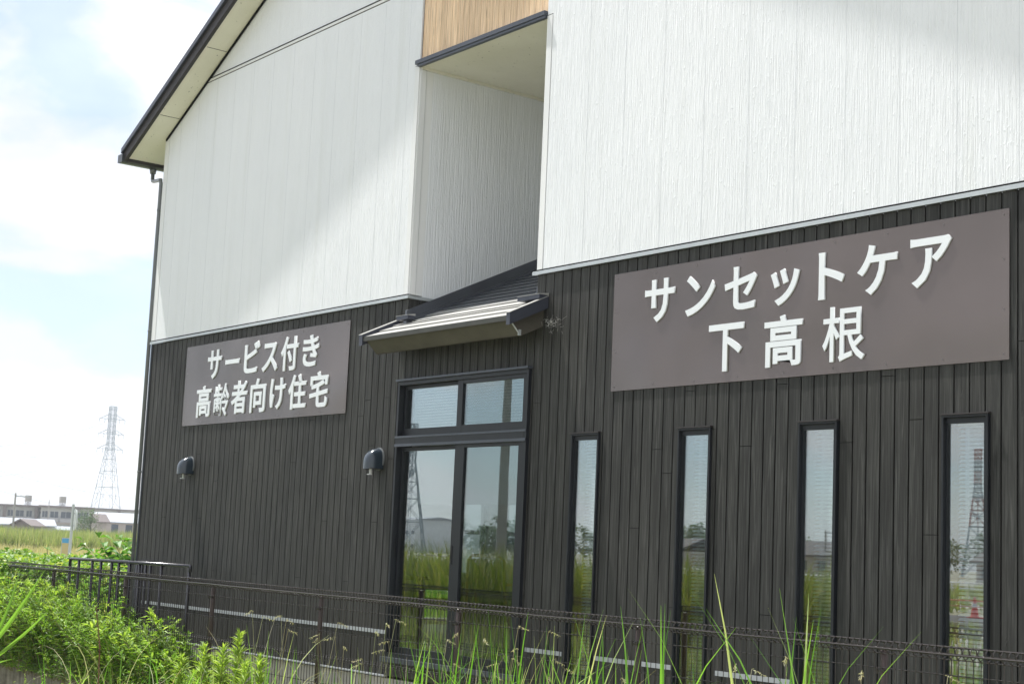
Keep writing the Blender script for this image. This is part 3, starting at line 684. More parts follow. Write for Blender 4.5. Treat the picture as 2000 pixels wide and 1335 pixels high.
# ------------------------------------------------------------------ room furniture
def chair(loc, rz_, fab, label, wood):
    t = thing('chair', loc, label, 'chair', 'dining chairs behind the glass door')
    ms = []
    s_ = MB().box(-.24, .24, -.24, .24, .40, .46).build('seat', fab, t, off=(0, 0, 0))
    b_ = MB(); b_.prism([(.20, .56), (.235, .56), (.285, .92), (.25, .92)], 'x', -.17, .17); b_.build('backrest', fab, t, off=(0, 0, 0))
    fr = MB(); fr.tube([(-.21, .21, .44), (-.20, .25, .90), (-.15, .27, .955), (.15, .27, .955), (.20, .25, .90), (.21, .21, .44)], .018, 8); fr.build('back_frame', wood, t, True, off=(0, 0, 0))
    for sx in (-1, 1):
        MB().tube([(sx*.22, .21, .44), (sx*.24, .27, 0)], [.02, .014], 8).build('leg', wood, t, off=(0, 0, 0))
        MB().tube([(sx*.22, -.21, .44), (sx*.23, -.23, 0)], [.02, .014], 8).build('leg', wood, t, off=(0, 0, 0))
        MB().tube([(sx*.23, -.20, .44), (sx*.25, -.19, .64), (sx*.25, .0, .66), (sx*.21, .23, .66)], .016, 8).build('armrest', wood, t, True, off=(0, 0, 0))
    t.rotation_euler = (0, 0, rz_); return t
chair((-13.55, 2.20, -1.02), -2.5, M['chairgrey'], 'honey wood armchair with a grey back seen through the right door leaf', M['chairwood'])
chair((-14.35, 2.05, -1.02), -2.4, M['chairgreen'], 'lime green padded chair seen through the left door leaf', M['frame'])
tb = thing('dining_table', (-14.9, 1.5, -1.02), 'low dark dining table standing between the chairs inside the room', 'table')
MB().box(-15.7, -14.2, 1.15, 1.85, -.36, -.32).build('tabletop', m_plain('dark_table_wood', (.10, .06, .03), .3), tb)
for x in (-15.6, -14.3):
    for y in (1.22, 1.78): MB().box(x-.03, x+.03, y-.03, y+.03, -1.02, -.36).build('leg', M['frame'], tb)

# ------------------------------------------------------------------ mesh fence
FY = -1.17; FX0, FX1 = -18.72, -3.2; FT = -.392
fence = thing('mesh_fence', ((FX0+FX1)/2, FY, -1.46), 'long brown welded wire mesh fence with a rolled top edge in front of the building', 'fence')
fwm = MB(); x = FX0; wr = .0031; pitch = .0454; k = 0
loop = [(0, -.070), (-.010, -.058), (-.026, -.044), (-.029, -.020), (-.014, -.003), (.006, .0), (.024, -.014), (.026, -.036), (.012, -.052), (-.004, -.060)]
while x < FX1:
    pts = [(x, FY, -1.44), (x, FY, FT-.53), (x, FY-.014, FT-.545), (x, FY, FT-.56), (x, FY, FT-.070)]
    fwm.tube(pts, wr, 4, False)
    fwm.tube([(x, FY+a, FT+b) for a, b in loop], wr*1.2, 4, False)
    x += pitch; k += 1
for dy, dz in ((.002, -.0035), (-.031, -.040), (.029, -.040), (.0025, -.066), (.004, -.145), (.004, -.335), (.004, -.53), (.004, -.56), (.004, -.76), (.004, -.97)):
    n = 32; rr = random.Random(int(dz*-1000))
    fwm.tube([(FX0+(FX1-FX0)*i/n, FY+dy, FT+dz+rr.uniform(-.0015, .0015)) for i in range(n+1)], (.0058 if dz > -.05 else .0032), 6, False)
fwm.build('wire_mesh', M['wire'], fence)
PX = [-17.385, -15.415, -13.447, -11.476, -9.502, -7.529, -5.56, -3.6]
def mkpost(x):
    m_ = MB(); m_.tube([(0, 0, 0), (0, 0, 1.015), (0, 0, 1.022)], [.0215, .0215, .017], 14)
    o = m_.build('post', M['post'], fence, True, off=(0, 0, 0)); o.location = Vector((x, FY+.032, -1.465))-origin(fence)
    m_ = MB(); m_.box(-.028, .028, -.034, -.005, .905, .915); m_.tube([(-.02, -.032, .895), (-.02, -.036, .93)], .004, 6); m_.build('post_clip', M['wire'], o, off=(0, 0, 0)); return o
p0 = mkpost(PX[0])
for x in PX[1:]:
    c_ = ctree(p0, fence); c_.location = Vector((x, FY+.032, -1.465))-origin(fence)
rw = MB(); n = 60; rr = random.Random(4)
rw.box(-26, 2, -1.30, -1.10, -2.4, -1.475)
tag(rw.build('retaining_wall', M['oldcon']), 'low weathered concrete retaining wall carrying the mesh fence', 'wall')
rl = MB()
for i in range(9):
    x = -25+i*3.1; rl.box(x, x+3.09, -1.306, -1.098, -1.476, -1.462+rr.uniform(-.004, .004))
tag(rl.build('wall_coping', M['oldcon'], bpy.data.objects['retaining_wall'], off=(0, 0, 0)))

# ------------------------------------------------------------------ handrail by the corner
hr = thing('handrail', (-16.7, -.5, -1.5), 'black tubular handrail with uprights standing behind the fence at the building corner', 'railing')
HY, HZ = -.60, -.318
a = Vector((-18.27, HY, HZ-.008)); b = Vector((-15.05, HY, HZ+.010))
MB().tube([a-Vector((.0, 0, .1)), a, a+Vector((.05, 0, .0)), b, b-Vector((0, 0, .06))], .019, 10).build('top_rail', M['rail'], hr, True)
c2 = Vector((-18.15, .12, HZ-.02)); d2 = Vector((-16.55, -.35, HZ+.006))
MB().tube([a, c2*.5+a*.5, c2, Vector((-17.86, .05, HZ-.012)), d2, Vector((-16.2, HY+.03, HZ+.004))], .017, 10).build('inner_rail', M['rail'], hr, True)
MB().tube([(-18.27, HY, -1.02), (-16.5, HY, -1.02)], .014, 8).build('bottom_rail', M['rail'], hr)
for x in [-18.27, -18.0, -17.6, -17.35, -17.05, -16.85, -16.55, -16.3, -15.74, -15.07]:
    MB().tube([(x, HY, -1.5), (x, HY, HZ-.01)], .018, 8).build('upright', M['rail'], hr, True)
for x, y in ((-18.15, .1), (-17.9, .05), (-17.6, -.04), (-17.2, -.16), (-16.9, -.25), (-16.6, -.33)):
    MB().tube([(x, y, -1.5), (x, y, HZ-.02)], .018, 8).build('upright', M['rail'], hr, True)

# ------------------------------------------------------------------ plants
def rdir(rr, e0, e1):
    a = rr.uniform(0, 2*math.pi); e = math.radians(rr.uniform(e0, e1)); return Vector((math.cos(a)*math.cos(e), math.sin(a)*math.cos(e), math.sin(e)))
def blade(mb, rr, base, h, lean, wd, bend=.5, n=9, dirn=None):
    a = rr.uniform(0, 2*math.pi) if dirn is None else dirn
    d = Vector((math.cos(a), math.sin(a), 0)); side = Vector((-d.y, d.x, 0)); 
    side = (side+Vector((rr.uniform(-.6, .6), rr.uniform(-.6, .6), 0))).normalized()
    pts = []; wds = []; p = Vector(base); th = lean; st = h/(n-1)
    for k in range(n):
        t = k/(n-1); pts.append(p.copy()); wds.append(wd*.5*(min(1, .45+t*2.2))*(1-t**2.2)+.0004)
        th += bend*(t**1.6)*2.2/(n-1)*3.0
        p = p+(Vector((0, 0, 1))*math.cos(th)+d*math.sin(th))*st
    mb.ribbon(pts, wds, side)
def mugwort(mb, sb, rr, base, h, nl=34, ll=.07, lean=.1):
    d = rdir(rr, 0, 0)*lean; top = Vector(base)+Vector((d.x*h, d.y*h, h)); sb.tube([base, (Vector(base)+top)/2+d*.03, top], [.005, .004, .0015], 4, False)
    for k in range(nl):
        t = .12+.88*(k+rr.random())/nl; p = Vector(base).lerp(top, t); l = ll*(1.25-.65*t)*rr.uniform(.7, 1.25)
        dd = rdir(rr, 10, 55 if t < .85 else 80)
        mb.leaf(p, dd, l, l*.26)
        if rr.random() < .6: mb.leaf(p+dd*l*.3, (dd+rdir(rr, -10, 20)*.7), l*.6, l*.17)
ZT = [(-22.5, -.50), (-19.2, -.58), (-16.8, -.55), (-16.1, -.64), (-15.4, -.72), (-14.8, -.76), (-14.1, -.82), (-13.7, -1.10), (-13.2, -1.22), (-12.4, -1.42)]
def zt(x):                                          # height of the weed bank top along the fence
    for (a, p), (b, q) in zip(ZT, ZT[1:]):
        if a <= x <= b: return p+(q-p)*(x-a)/(b-a)
    return -1.45
rr = random.Random(11); wl = MB(); wg = MB(); ws = MB(); wy = MB()
for i in range(760):
    x = rr.uniform(-22.5, -13.0); y = rr.uniform(-1.34, -.80); top = zt(x)+rr.uniform(-.42, .02)-abs(y+1.1)*.1
    if rr.random() < .08: top += .12
    b = (x, y, -1.50); h = top+1.50
    if h < .12: continue
    lean = Vector((rr.uniform(-.12, .12), -rr.uniform(.05, .75)*h, 0)); nl = int(62*h)+8
    tp = Vector(b)+Vector((lean.x, lean.y, h*(1-.18*abs(lean.y)/h))); sb0 = Vector(b)
    ws.tube([b, (sb0+tp)/2+Vector((0, .03, .06*h)), tp], [.005, .004, .0015], 4, False); r3 = rr.random(); mb = wg if r3 < .25 else (wy if r3 > .80 else wl)
    for k in range(nl):
        t = .05+.95*(k+rr.random())/nl; q = sb0.lerp(tp, t)+Vector((0, .02, .24*h*t*(1-t))); l = (.085 if mb is wg else (.15 if mb is wy else .115))*(1.2-.55*t)*rr.uniform(.7, 1.3)
        dd = rdir(rr, 5, 60 if t < .85 else 80); mb.leaf(q, dd, l, l*.27)
        if rr.random() < .55: mb.leaf(q+dd*l*.3, (dd+rdir(rr, -10, 20)*.8), l*.62, l*.18)
for i in range(240):                               # low fringe hanging over the wall edge
    x = rr.uniform(-22, -12.6); mugwort(wl if rr.random() < .7 else wg, ws, rr, (x, rr.uniform(-1.42, -1.28), -1.60), rr.uniform(.12, .34), 22, .09, .5)
tag(wl.build('weeds', M['weed']), 'dense bank of leafy green weeds growing over the concrete wall in the lower left corner', 'weeds', kind='stuff')
tag(wy.build('pale_weeds', M['golden']), 'pale yellow green long leaved weeds rising through the weed bank', 'weeds', kind='stuff')
tag(wg.build('mugwort', M['weedgrey']), 'grey green feathery mugwort mixed through the weed bank at lower left', 'weeds', kind='stuff')
tag(ws.build('weed_stems', M['stem']), 'thin stems of the weed bank at lower left', 'stems', kind='stuff')

# low growth on and under the wall and along the ditch
lw = MB(); ls = MB()
for i in range(520):
    x = rr.uniform(-15.2, -4.5); y = rr.uniform(-2.4, -1.36); h = rr.uniform(.30, .75) if x < -12.2 else rr.uniform(.15, .45); mugwort(lw, ls, rr, (x, y, -2.06), h, 14, .07, .3)
tag(lw.build('low_weeds', M['golden']), 'low yellow green weeds at the foot of the retaining wall', 'weeds', kind='stuff')
ls.build('low_weed_stems', M['stem'])
tag(bpy.data.objects['low_weed_stems'], 'stems of the low weeds by the wall', 'stems', kind='stuff')

# tall grass in front of the fence
rr = random.Random(23); tg = MB()
def clump(cx, cy, n, h0, h1, wd=.011, spread=.25):
    for i in range(n):
        h = rr.uniform(h0, h1); b = (cx+rr.gauss(0, spread), cy+rr.gauss(0, .14), -2.06)
        q = rr.random()
        if q < .45: blade(tg, rr, b, h, rr.uniform(.0, .18), wd*rr.uniform(.7, 1.3), rr.uniform(.02, .18))
        elif q < .72: blade(tg, rr, b, h*1.05, rr.uniform(.05, .30), wd*rr.uniform(.6, 1.1), rr.uniform(.3, .8), 11)
        else: blade(tg, rr, b, h*.95, rr.uniform(.05, .35), wd*.55, rr.uniform(.8, 1.7), 12)
GP = [(-14.5, 4, 1.05), (-10.9, 6, 1.34), (-9.4, 9, 1.48), (-8.5, 22, 1.56), (-8.0, 50, 1.64), (-6.6, 42, 1.64), (-6.2, 22, 1.60), (-5.2, 22, 1.64), (-4.7, 13, 1.56), (-4.0, 10, 1.50)]
x = -14.4
while x < -4.0:
    for (a, d0, h0_), (b, d1, h1_) in zip(GP, GP[1:]):
        if a <= x <= b: u = (x-a)/(b-a); dens = d0+(d1-d0)*u; hh = h0_+(h1_-h0_)*u
    clump(x, rr.uniform(-2.35, -1.75), int(dens), hh*.58, hh+rr.uniform(-.14, .14), .021)
    x += .20
# a few closer, taller blades
for (px, py, Y, h) in ((1250, 1335, -3.0, 1.0), (1475, 1335, -3.1, 1.15), (1520, 1335, -3.0, .9), (1560, 1335, -3.2, .95), (1100, 1335, -3.0, .9), (985, 1335, -2.6, .95), (1640, 1335, -3.3, .9), (1720, 1335, -3.4, .8), (1300, 1335, -3.2, .8), (1190, 1335, -2.9, .95)):
    p = at(px, py, Y); g0 = -2.03
    for k in range(3):
        hh = (p.z-g0)+h*.42*rr.uniform(.75, 1.1); blade(tg, rr, (p.x+rr.uniform(-.05, .05), p.y, g0), hh, rr.uniform(0, .14), .026, rr.uniform(.02, .30))
tag(tg.build('tall_grass', M['grass']), 'tall arching grass blades growing in front of the mesh fence', 'grass', kind='stuff')
dg_ = MB()
for i in range(420):
    x = rr.uniform(-9.2, -4.2) if rr.random() < .8 else rr.uniform(-14, -9.2); h = rr.uniform(.9, 1.58)
    blade(dg_, rr, (x, rr.uniform(-2.4, -1.6), -2.06), h, rr.uniform(.02, .35), .007, rr.uniform(.1, 1.9), 10)
for i in range(46):                                # thin stalks ending in nodding seed heads
    x = rr.uniform(-11, -4.4); y = rr.uniform(-2.3, -1.6); h = rr.uniform(1.2, 1.62); a = rr.uniform(0, 6.28); d = Vector((math.cos(a), math.sin(a), 0))*.10
    T = Vector((x, y, -2.06+h)); dg_.tube([(x, y, -2.06), Vector((x, y, -2.06+h*.7))+d*.3, T+d, T+d*1.8+Vector((0, 0, -.03))], .0016, 3, False)
    for k in range(14): q = T+d*(1+.8*k/14)+Vector((0, 0, -.03*k/14)); dg_.leaf(q, rdir(rr, -60, 40), .018, .006)
tag(dg_.build('dry_grass', M['drygrass']), 'dry straw coloured blades and seed stalks among the tall grass', 'grass', kind='stuff')
# sparse grass at the foot of the left part of the fence and on the wall top
rr = random.Random(5); sg = MB()
for i in range(300):
    x = rr.uniform(-18, -12.4); y = rr.uniform(-2.2, -1.33); blade(sg, rr, (x, y, -2.05) if x > -15 else (x, -1.2, -1.5), rr.uniform(.4, .95), rr.uniform(.05, .5), .012, rr.uniform(.2, 1.5))
for i in range(160):
    x = rr.uniform(-14.5, -4.6); y = rr.choice((-1.25, -.98, -.9, -.8)); blade(sg, rr, (x, y, -1.49), rr.uniform(.15, .5), rr.uniform(.05, .4), .008, rr.uniform(.2, 1.3))
tag(sg.build('verge_grass', M['grass']), 'thin grass scattered through the weeds along the wall', 'grass', kind='stuff')

# goldenrod plants: dense pale spires
def goldenrod(px, Y, ztop, label):
    rr = random.Random(int(px)); p = at(px, 1300, Y); base = Vector((p.x, Y, -2.05)); h = ztop+2.05
    t = thing('goldenrod_plant', base, label, 'plant', 'pale spires of goldenrod by the wall')
    sb = MB(); lb = MB(); sb.tube([base, base+Vector((.02, 0, h))], [.008, .003], 6); sb.build('stem', M['stem'], t)
    for k in range(int(300*h)):
        tt = .25+.75*k/(300*h); q = base+Vector((.02*tt, 0, h*tt)); l = (.125 if tt < .88 else .125*(1.25-tt)*2.6)*rr.uniform(.8, 1.2)
        lb.leaf(q, rdir(rr, 25, 60 if tt < .9 else 80), l, l*.15, droop=.12)
    lb.build('leaves', M['golden'], t)
goldenrod(462, -1.75, at(462, 1238, -1.75).z, 'tallest pale green goldenrod spire in front of the fence, right of the weed bank')
goldenrod(432, -1.80, at(432, 1264, -1.8).z, 'shorter pale goldenrod just left of the tallest spire')
goldenrod(505, -1.75, at(505, 1284, -1.75).z, 'short pale goldenrod just right of the tallest spire')
goldenrod(395, -1.60, at(395, 1262, -1.6).z, 'pale goldenrod touching the right edge of the weed bank')
goldenrod(478, -1.95, at(478, 1292, -1.95).z, 'low pale goldenrod half hidden at the foot of the tallest spire')
goldenrod(352, -1.62, at(352, 1284, -1.62).z, 'pale goldenrod standing inside the weed bank near its right end')
# dry reddish dock stem in front of the weed bank
ds = thing('dry_dock_stalk', at(200, 1330, -2.3), 'dry reddish brown seed stalk standing in front of the weed bank', 'plant')
p = at(200, 1330, -2.3); q = at(188, 1185, -2.3); m_ = MB(); m_.tube([(p.x, p.y, -2.05), p.lerp(q, .5)+Vector((.01, 0, 0)), q], [.007, .005, .002], 6)
m_.build('stalk', M['deadstem'], ds)
m_ = MB(); rr = random.Random(2)
for k in range(90):
    c = p.lerp(q, rr.uniform(.35, 1)); m_.leaf(c, rdir(rr, 0, 70), .02, .012)
m_.build('seed_heads', M['deadstem'], ds)

# broad blades close to the camera on the far left
bb = thing('reed_plant', at(-40, 1330, -5.6), 'out of focus reed with broad arching blades at the left edge of the photo', 'plant')
for pa, pb, pc, wd in (((-60, 1330), (12, 1230), (40, 1108), .020), ((-40, 1290), (35, 1200), (88, 1112), .020), ((-60, 1320), (40, 1250), (96, 1190), .017), ((-30, 1340), (-5, 1240), (28, 1150), .017), ((-70, 1340), (-20, 1290), (30, 1285), .012)):
    P0, P1, P2 = at(*pa, -5.6), at(*pb, -5.55), at(*pc, -5.5); pts = []; wds = []
    for k in range(12):
        t = k/11; pts.append(P0*(1-t)**2+P1*2*t*(1-t)+P2*t*t); wds.append(wd*.5*(1-t**2.5)*min(1, .6+t)*1.0+.0004)
    pts.insert(0, P0+(P0-pts[1])*6+Vector((0, 0, -.1))); wds.insert(0, .008)
    m_ = MB(); m_.ribbon(pts, wds, Vector((.75, .55, .1)), .3); m_.build('blade', M['blade'], bb)

# shrub with big glossy leaves behind the handrail
sb_ = thing('broadleaf_shrub', (-19.0, .9, -1.55), 'shrub with large glossy leaves behind the handrail beside the building corner', 'shrub')
st = MB(); lv = MB(); rr = random.Random(9)
tips = [(165, 1060), (180, 1072), (195, 1052), (205, 1075), (225, 1060), (238, 1052), (218, 1085), (250, 1068), (258, 1062), (190, 1090), (172, 1092), (240, 1088), (262, 1090), (210, 1100), (160, 1100), (250, 1105)]
for (px, py) in tips:
    Y = rr.uniform(.7, 1.5); T = at(px, py, Y); b0 = Vector((-19.1+rr.uniform(-.3, .3), .95, -1.55)); mid = b0.lerp(T, .55)+Vector((0, 0, .12))
    st.tube([b0, mid, T], [.012, .007, .003], 5, False)
    for k in range(26):
        t = rr.uniform(.42, 1.03); q = (mid.lerp(T, (t-.5)*2)); l = rr.uniform(.15, .27)
        lv.leaf(q, rdir(rr, -5, 45), l, l*.48, droop=.35)
st.build('stems', M['stem'], sb_); lv.build('leaves', M['shrub'], sb_)
sp = thing('vine_sprig', at(95, 1080, 1.2), 'single pale green sprig standing above the vine hedge', 'plant')
m_ = MB(); q0 = at(98, 1092, 1.2); q1 = at(92, 1072, 1.2)
for dd, l in (((-1, .3, .3), .26), ((.5, 0, .1), .13), ((.3, .5, -.1), .12)): m_.leaf(q1, dd, l, l*.5)
m_.build('leaves', M['shrub'], sp); MB().tube([q0-Vector((0, 0, .3)), q1], .006, 5).build('stem', M['stem'], sp)

# vine hedge
vh = MB(); rr = random.Random(31)
for i in range(9000):
    x = rr.uniform(-27, -18.6); tt = rr.random(); y = .2+tt*1.7+rr.uniform(-.1, .1)
    ztop = -.43+.05*math.sin(x*2.1)+.03*math.sin(x*5)
    z = ztop-abs(rr.gauss(0, .09)) if rr.random() < .55 else rr.uniform(-1.5, ztop); y = .2 if z < ztop-.12 else y; y += rr.uniform(-.08, .05)
    l = rr.uniform(.06, .12); vh.leaf((x, y, z), rdir(rr, -20, 60), l, l*.85, droop=.3)
tag(vh.build('vine_hedge', M['vine']), 'sunlit tangle of vines forming a low hedge beyond the left end of the fence', 'hedge', kind='stuff')
vb_ = MB().box(-27, -18.7, .3, 1.8, -1.6, -.62); 

# field grasses seen past the left corner
rr = random.Random(41); fs = MB(); fg = MB()
def tuft(mb, c, h, n=5, wd=.05):
    for k in range(n):
        d = rdir(rr, 55, 88); b = Vector(c)+Vector((rr.uniform(-.2, .2), rr.uniform(-.2, .2), 0)); u = Vector((-d.y, d.x, 0)); u = u.normalized() if u.length > .01 else Vector((1, 0, 0)); u = u*wd*.5
        t = b+d*h*rr.uniform(.7, 1.1); mb.poly([b-u, b+u, t])
for i in range(5200):
    R = 22+98*math.sqrt(rr.random()); a = rr.uniform(-.06, .19); c = far(0, R, GZ); v = c-CAM; ca, sa = math.cos(-a), math.sin(-a); c = Vector((v.x*ca-v.y*sa, v.x*sa+v.y*ca-8, GZ))
    tuft(fs, c, rr.uniform(.4, .8), 5, .05)
for i in range(9000):
    R = 118+90*rr.random()**1.4; a = rr.uniform(-.06, .19); c = far(0, R, GZ); v = c-CAM; ca, sa = math.cos(-a), math.sin(-a); c = Vector((v.x*ca-v.y*sa, v.x*sa+v.y*ca-8, GZ))
    tuft(fg, c, rr.uniform(.9, 2.0), 13, .075)
tag(fs.build('straw_field', M['straw']), 'strip of dry straw coloured grass behind the vine hedge', 'grass', kind='stuff')
tag(fg.build('field_weeds', M['field']), 'wide field of tall yellow green weeds in front of the distant houses', 'grass', kind='stuff')

# reeds and grass across the ditch, behind the photographer (the windows mirror them)
rr = random.Random(51); rd = MB()
for i in range(2600):
    x = rr.uniform(-37, -16.5); y = rr.uniform(-13.5, -9.6); h = rr.uniform(1.3, 2.0)
    for k in range(3): blade(rd, rr, (x+rr.uniform(-.05, .05), y, -1.62), h, rr.uniform(0, .25), .024, rr.uniform(.05, .8), 6)
tag(rd.build('reed_bed', M['reed']), 'bed of tall yellow green reeds mirrored in the door glass', 'reeds', kind='stuff')
fr_ = MB()
for i in range(2600):
    x = rr.uniform(-110, -14); y = rr.uniform(-100, -41); tuft(fr_, (x, y, GZ), rr.uniform(.4, 1.0), 5, .10)
for i in range(900):
    x = rr.uniform(-45, -8); y = rr.uniform(-28, -14); tuft(fr_, (x, y, GZ), rr.uniform(.3, .6), 5, .05)
for i in range(6000):
    x = rr.uniform(-36, -5); lim = -8+.4*abs(x)-.9; y = rr.uniform(-9.6, min(lim, -1.6))
    tuft(fr_, (x, y, gh(x, y)-.02), rr.uniform(.25, .6), 5, .035)
tag(fr_.build('roadside_grass', M['field']), 'green grass on both sides of the road mirrored in the narrow windows', 'grass', kind='stuff')

lg = MB(); rr = random.Random(61)
for i in range(5000):
    x = rr.uniform(-34, -18.4); y = rr.uniform(3.2, 14)
    tuft(lg, (x, y, -1.53), rr.uniform(.5, 1.0), 5, .05)
tag(lg.build('side_grass', M['grass']), 'bright green grass beside the building seen through the low side window of the room', 'grass', kind='stuff')
# ------------------------------------------------------------------ far buildings
def facing(loc): v = Vector((loc.x-CAM.x, loc.y-CAM.y)); return math.atan2(-v.x, v.y)      # local +y away from the camera
def apartment(loc, w_, h_, label, seed, cols, top=None):
    t = thing('apartment_building', loc, label, 'building', 'low apartment blocks beyond the field')
    rr = random.Random(seed); d = 9
    wl_ = MB().box(-w_/2, w_/2, 0, d, 0, h_).build('wall', M['cream'], t, off=(0, 0, 0))
    MB().box(-w_/2-.5, w_/2+.5, -.9, d+.4, h_, h_+.42).build('roof', M['brown'], t, off=(0, 0, 0))
    MB().box(-w_/2, w_/2, -.55, -.01, h_*.5-.18, h_*.5+.16).build('balcony_band', M['pinkwall'], t, off=(0, 0, 0))
    x = -w_/2+.3; k = 0
    while x < w_/2-1.5:
        ww = rr.choice((1.1, 1.6, 2.0)); 
        if k % 4 == 3: MB().box(x, x+.7, -.95, -.02, 0, h_-.01).build('stair_pier', M['brown'] if rr.random() < .5 else M['greywall'], t, off=(0, 0, 0)); x += 1.0
        else:
            for z0 in (h_*.08, h_*.60):
                wn = MB().box(x, x+ww, -.03, .02, z0+.5, z0+1.75).build('window', M['farglass'], t, off=(0, 0, 0))
                MB().box(x+ww/2-.04, x+ww/2+.04, -.05, -.031, z0+.5, z0+1.75).build('mullion', M['cream'], wn, off=(0, 0, 0))
            if rr.random() < .5: MB().box(x-.15, x+ww+.15, -.9, -.6, h_*.5+.17, h_*.5+.95).build('balcony_panel', M['greywall'], t, off=(0, 0, 0))
            x += ww+.55
        k += 1
    t.rotation_euler = (0, 0, facing(loc)); return t
def tank(loc, label):
    t = thing('water_tank', loc, label, 'water tank', 'rooftop water tanks')
    for x in (-.5, .5):
        for y in (-.5, .5): MB().box(x-.05, x+.05, y-.05, y+.05, 0, .75).build('leg', M['steel'], t, off=(0, 0, 0))
    MB().tube([(0, 0, .05), (0, 0, .35), (0, 0, .7)], [.30, .34, .2], 12).build('lower_tank', M['white'], t, off=(0, 0, 0))
    MB().box(-.62, .62, -.62, .62, .75, 2.05).build('tank_body', m_plain('grey_tank', (.34, .33, .30), .7), t, off=(0, 0, 0))
    t.rotation_euler = (0, 0, facing(loc)+.2); return t
zr = .0146*350
apartment(far(28, 350, GZ), 17.5, zr-GZ-.42, 'left cream two storey apartment block with brown roof slab beyond the field', 3, 0)
apartment(far(128, 344, GZ), 10.5, zr-GZ-.38, 'middle cream apartment block with wide piers beyond the field', 8, 0)
apartment(far(235, 420, GZ), 17, .0147*420-GZ-.42, 'farthest apartment block showing only its top storey above the white tin roof', 5, 0)
tank(far(50.5, 352, zr+.02), 'left water tank on the roof of the cream apartment block'); tank(far(118, 347, zr+.04), 'right water tank on the roof of the middle apartment block')
def shed(loc, w_, d, he, hr_, label, roofm, wallm, rot=0.0):
    t = thing('shed', loc, label, 'shed', 'low sheds at the edge of the field')
    MB().prism([(0, 0), (d, 0), (d, he), (d/2, hr_-.05), (0, he)], 'x', -w_/2, w_/2).build('wall', wallm, t, off=(0, 0, 0))
    MB().prism([(-.5, he-.12), (d/2, hr_), (d+.5, he-.12), (d+.5, he+.02), (d/2, hr_+.15), (-.5, he+.02)], 'x', -w_/2-.5, w_/2+.5).build('roof', roofm, t, off=(0, 0, 0))
    x = -w_/2+1
    while x < w_/2-1.4: MB().box(x, x+1.1, -.03, .02, .9, he-.35).build('window', M['farglass'], t, off=(0, 0, 0)); x += 2.3
    t.rotation_euler = (0, 0, facing(loc)+rot); return t
shed(far(232, 262, GZ), 9.0, 7, 3.35, 4.75, 'pink walled shed with a bright white tin roof right below the pylon', M['whiteroof'], M['pinkwall'], -.25)
shed(far(199, 250, GZ), 1.3, 3, 3.2, 4.3, 'small pale shed at the left end of the white tin roof', M['brown'], M['pinkwall'], .4)
shed(far(25, 235, GZ), 11, 6, 2.2, 3.0, 'long low shed with pale roof at the far left of the field', M['whiteroof'], M['greywall'], .1)
shed(far(70, 232, GZ), 2.4, 3, 2.1, 2.9, 'tiny red brown roofed shed right of the long low shed', M['brown'], M['brown'], .9)
shed(far(100, 238, GZ), 4.5, 3, 1.7, 2.1, 'low white roofed lean to in front of the middle apartment block', M['whiteroof'], M['greywall'], .0)
def tree(loc, h, r, label, seed, n=900, grp='trees beyond the field', name='tree'):
    t = thing(name, loc, label, 'tree', grp); rr = random.Random(seed)
    tk = MB(); tk.tube([(0, 0, 0), (.1, 0, h*.3), (0, .1, h*.7)], [h*.035, h*.026, h*.01], 7)
    for k in range(5):
        d = rdir(rr, 20, 50); tk.tube([(0, 0, h*(.3+.07*k)), d*r*.7+Vector((0, 0, h*(.35+.08*k)))], [h*.012, h*.004], 5, False)
    tk.build('trunk', M['bark'], t, off=(0, 0, 0)); cr_ = MB()
    cl = [(Vector((rr.uniform(-.6, .6)*r, rr.uniform(-.6, .6)*r, h*rr.uniform(.42, .86))), r*rr.uniform(.28, .5)) for _ in range(11)]
    for k in range(n):
        c, q = cl[k % len(cl)]; d = rdir(rr, -60, 90); l = r*rr.uniform(.07, .13); cr_.leaf(c+d*q*rr.uniform(.6, 1.05), (d+rdir(rr, -40, 40)), l, l*.8)
    cr_.build('crown', M['treeleaf'], t, off=(0, 0, 0)); return t
tree(far(176, 248, GZ), 4.9, 2.3, 'broad green tree between the middle apartment block and the pink shed', 1)
tree(far(163, 246, GZ), 4.0, 1.5, 'smaller dark tree just left of the broad green tree', 2, 600)

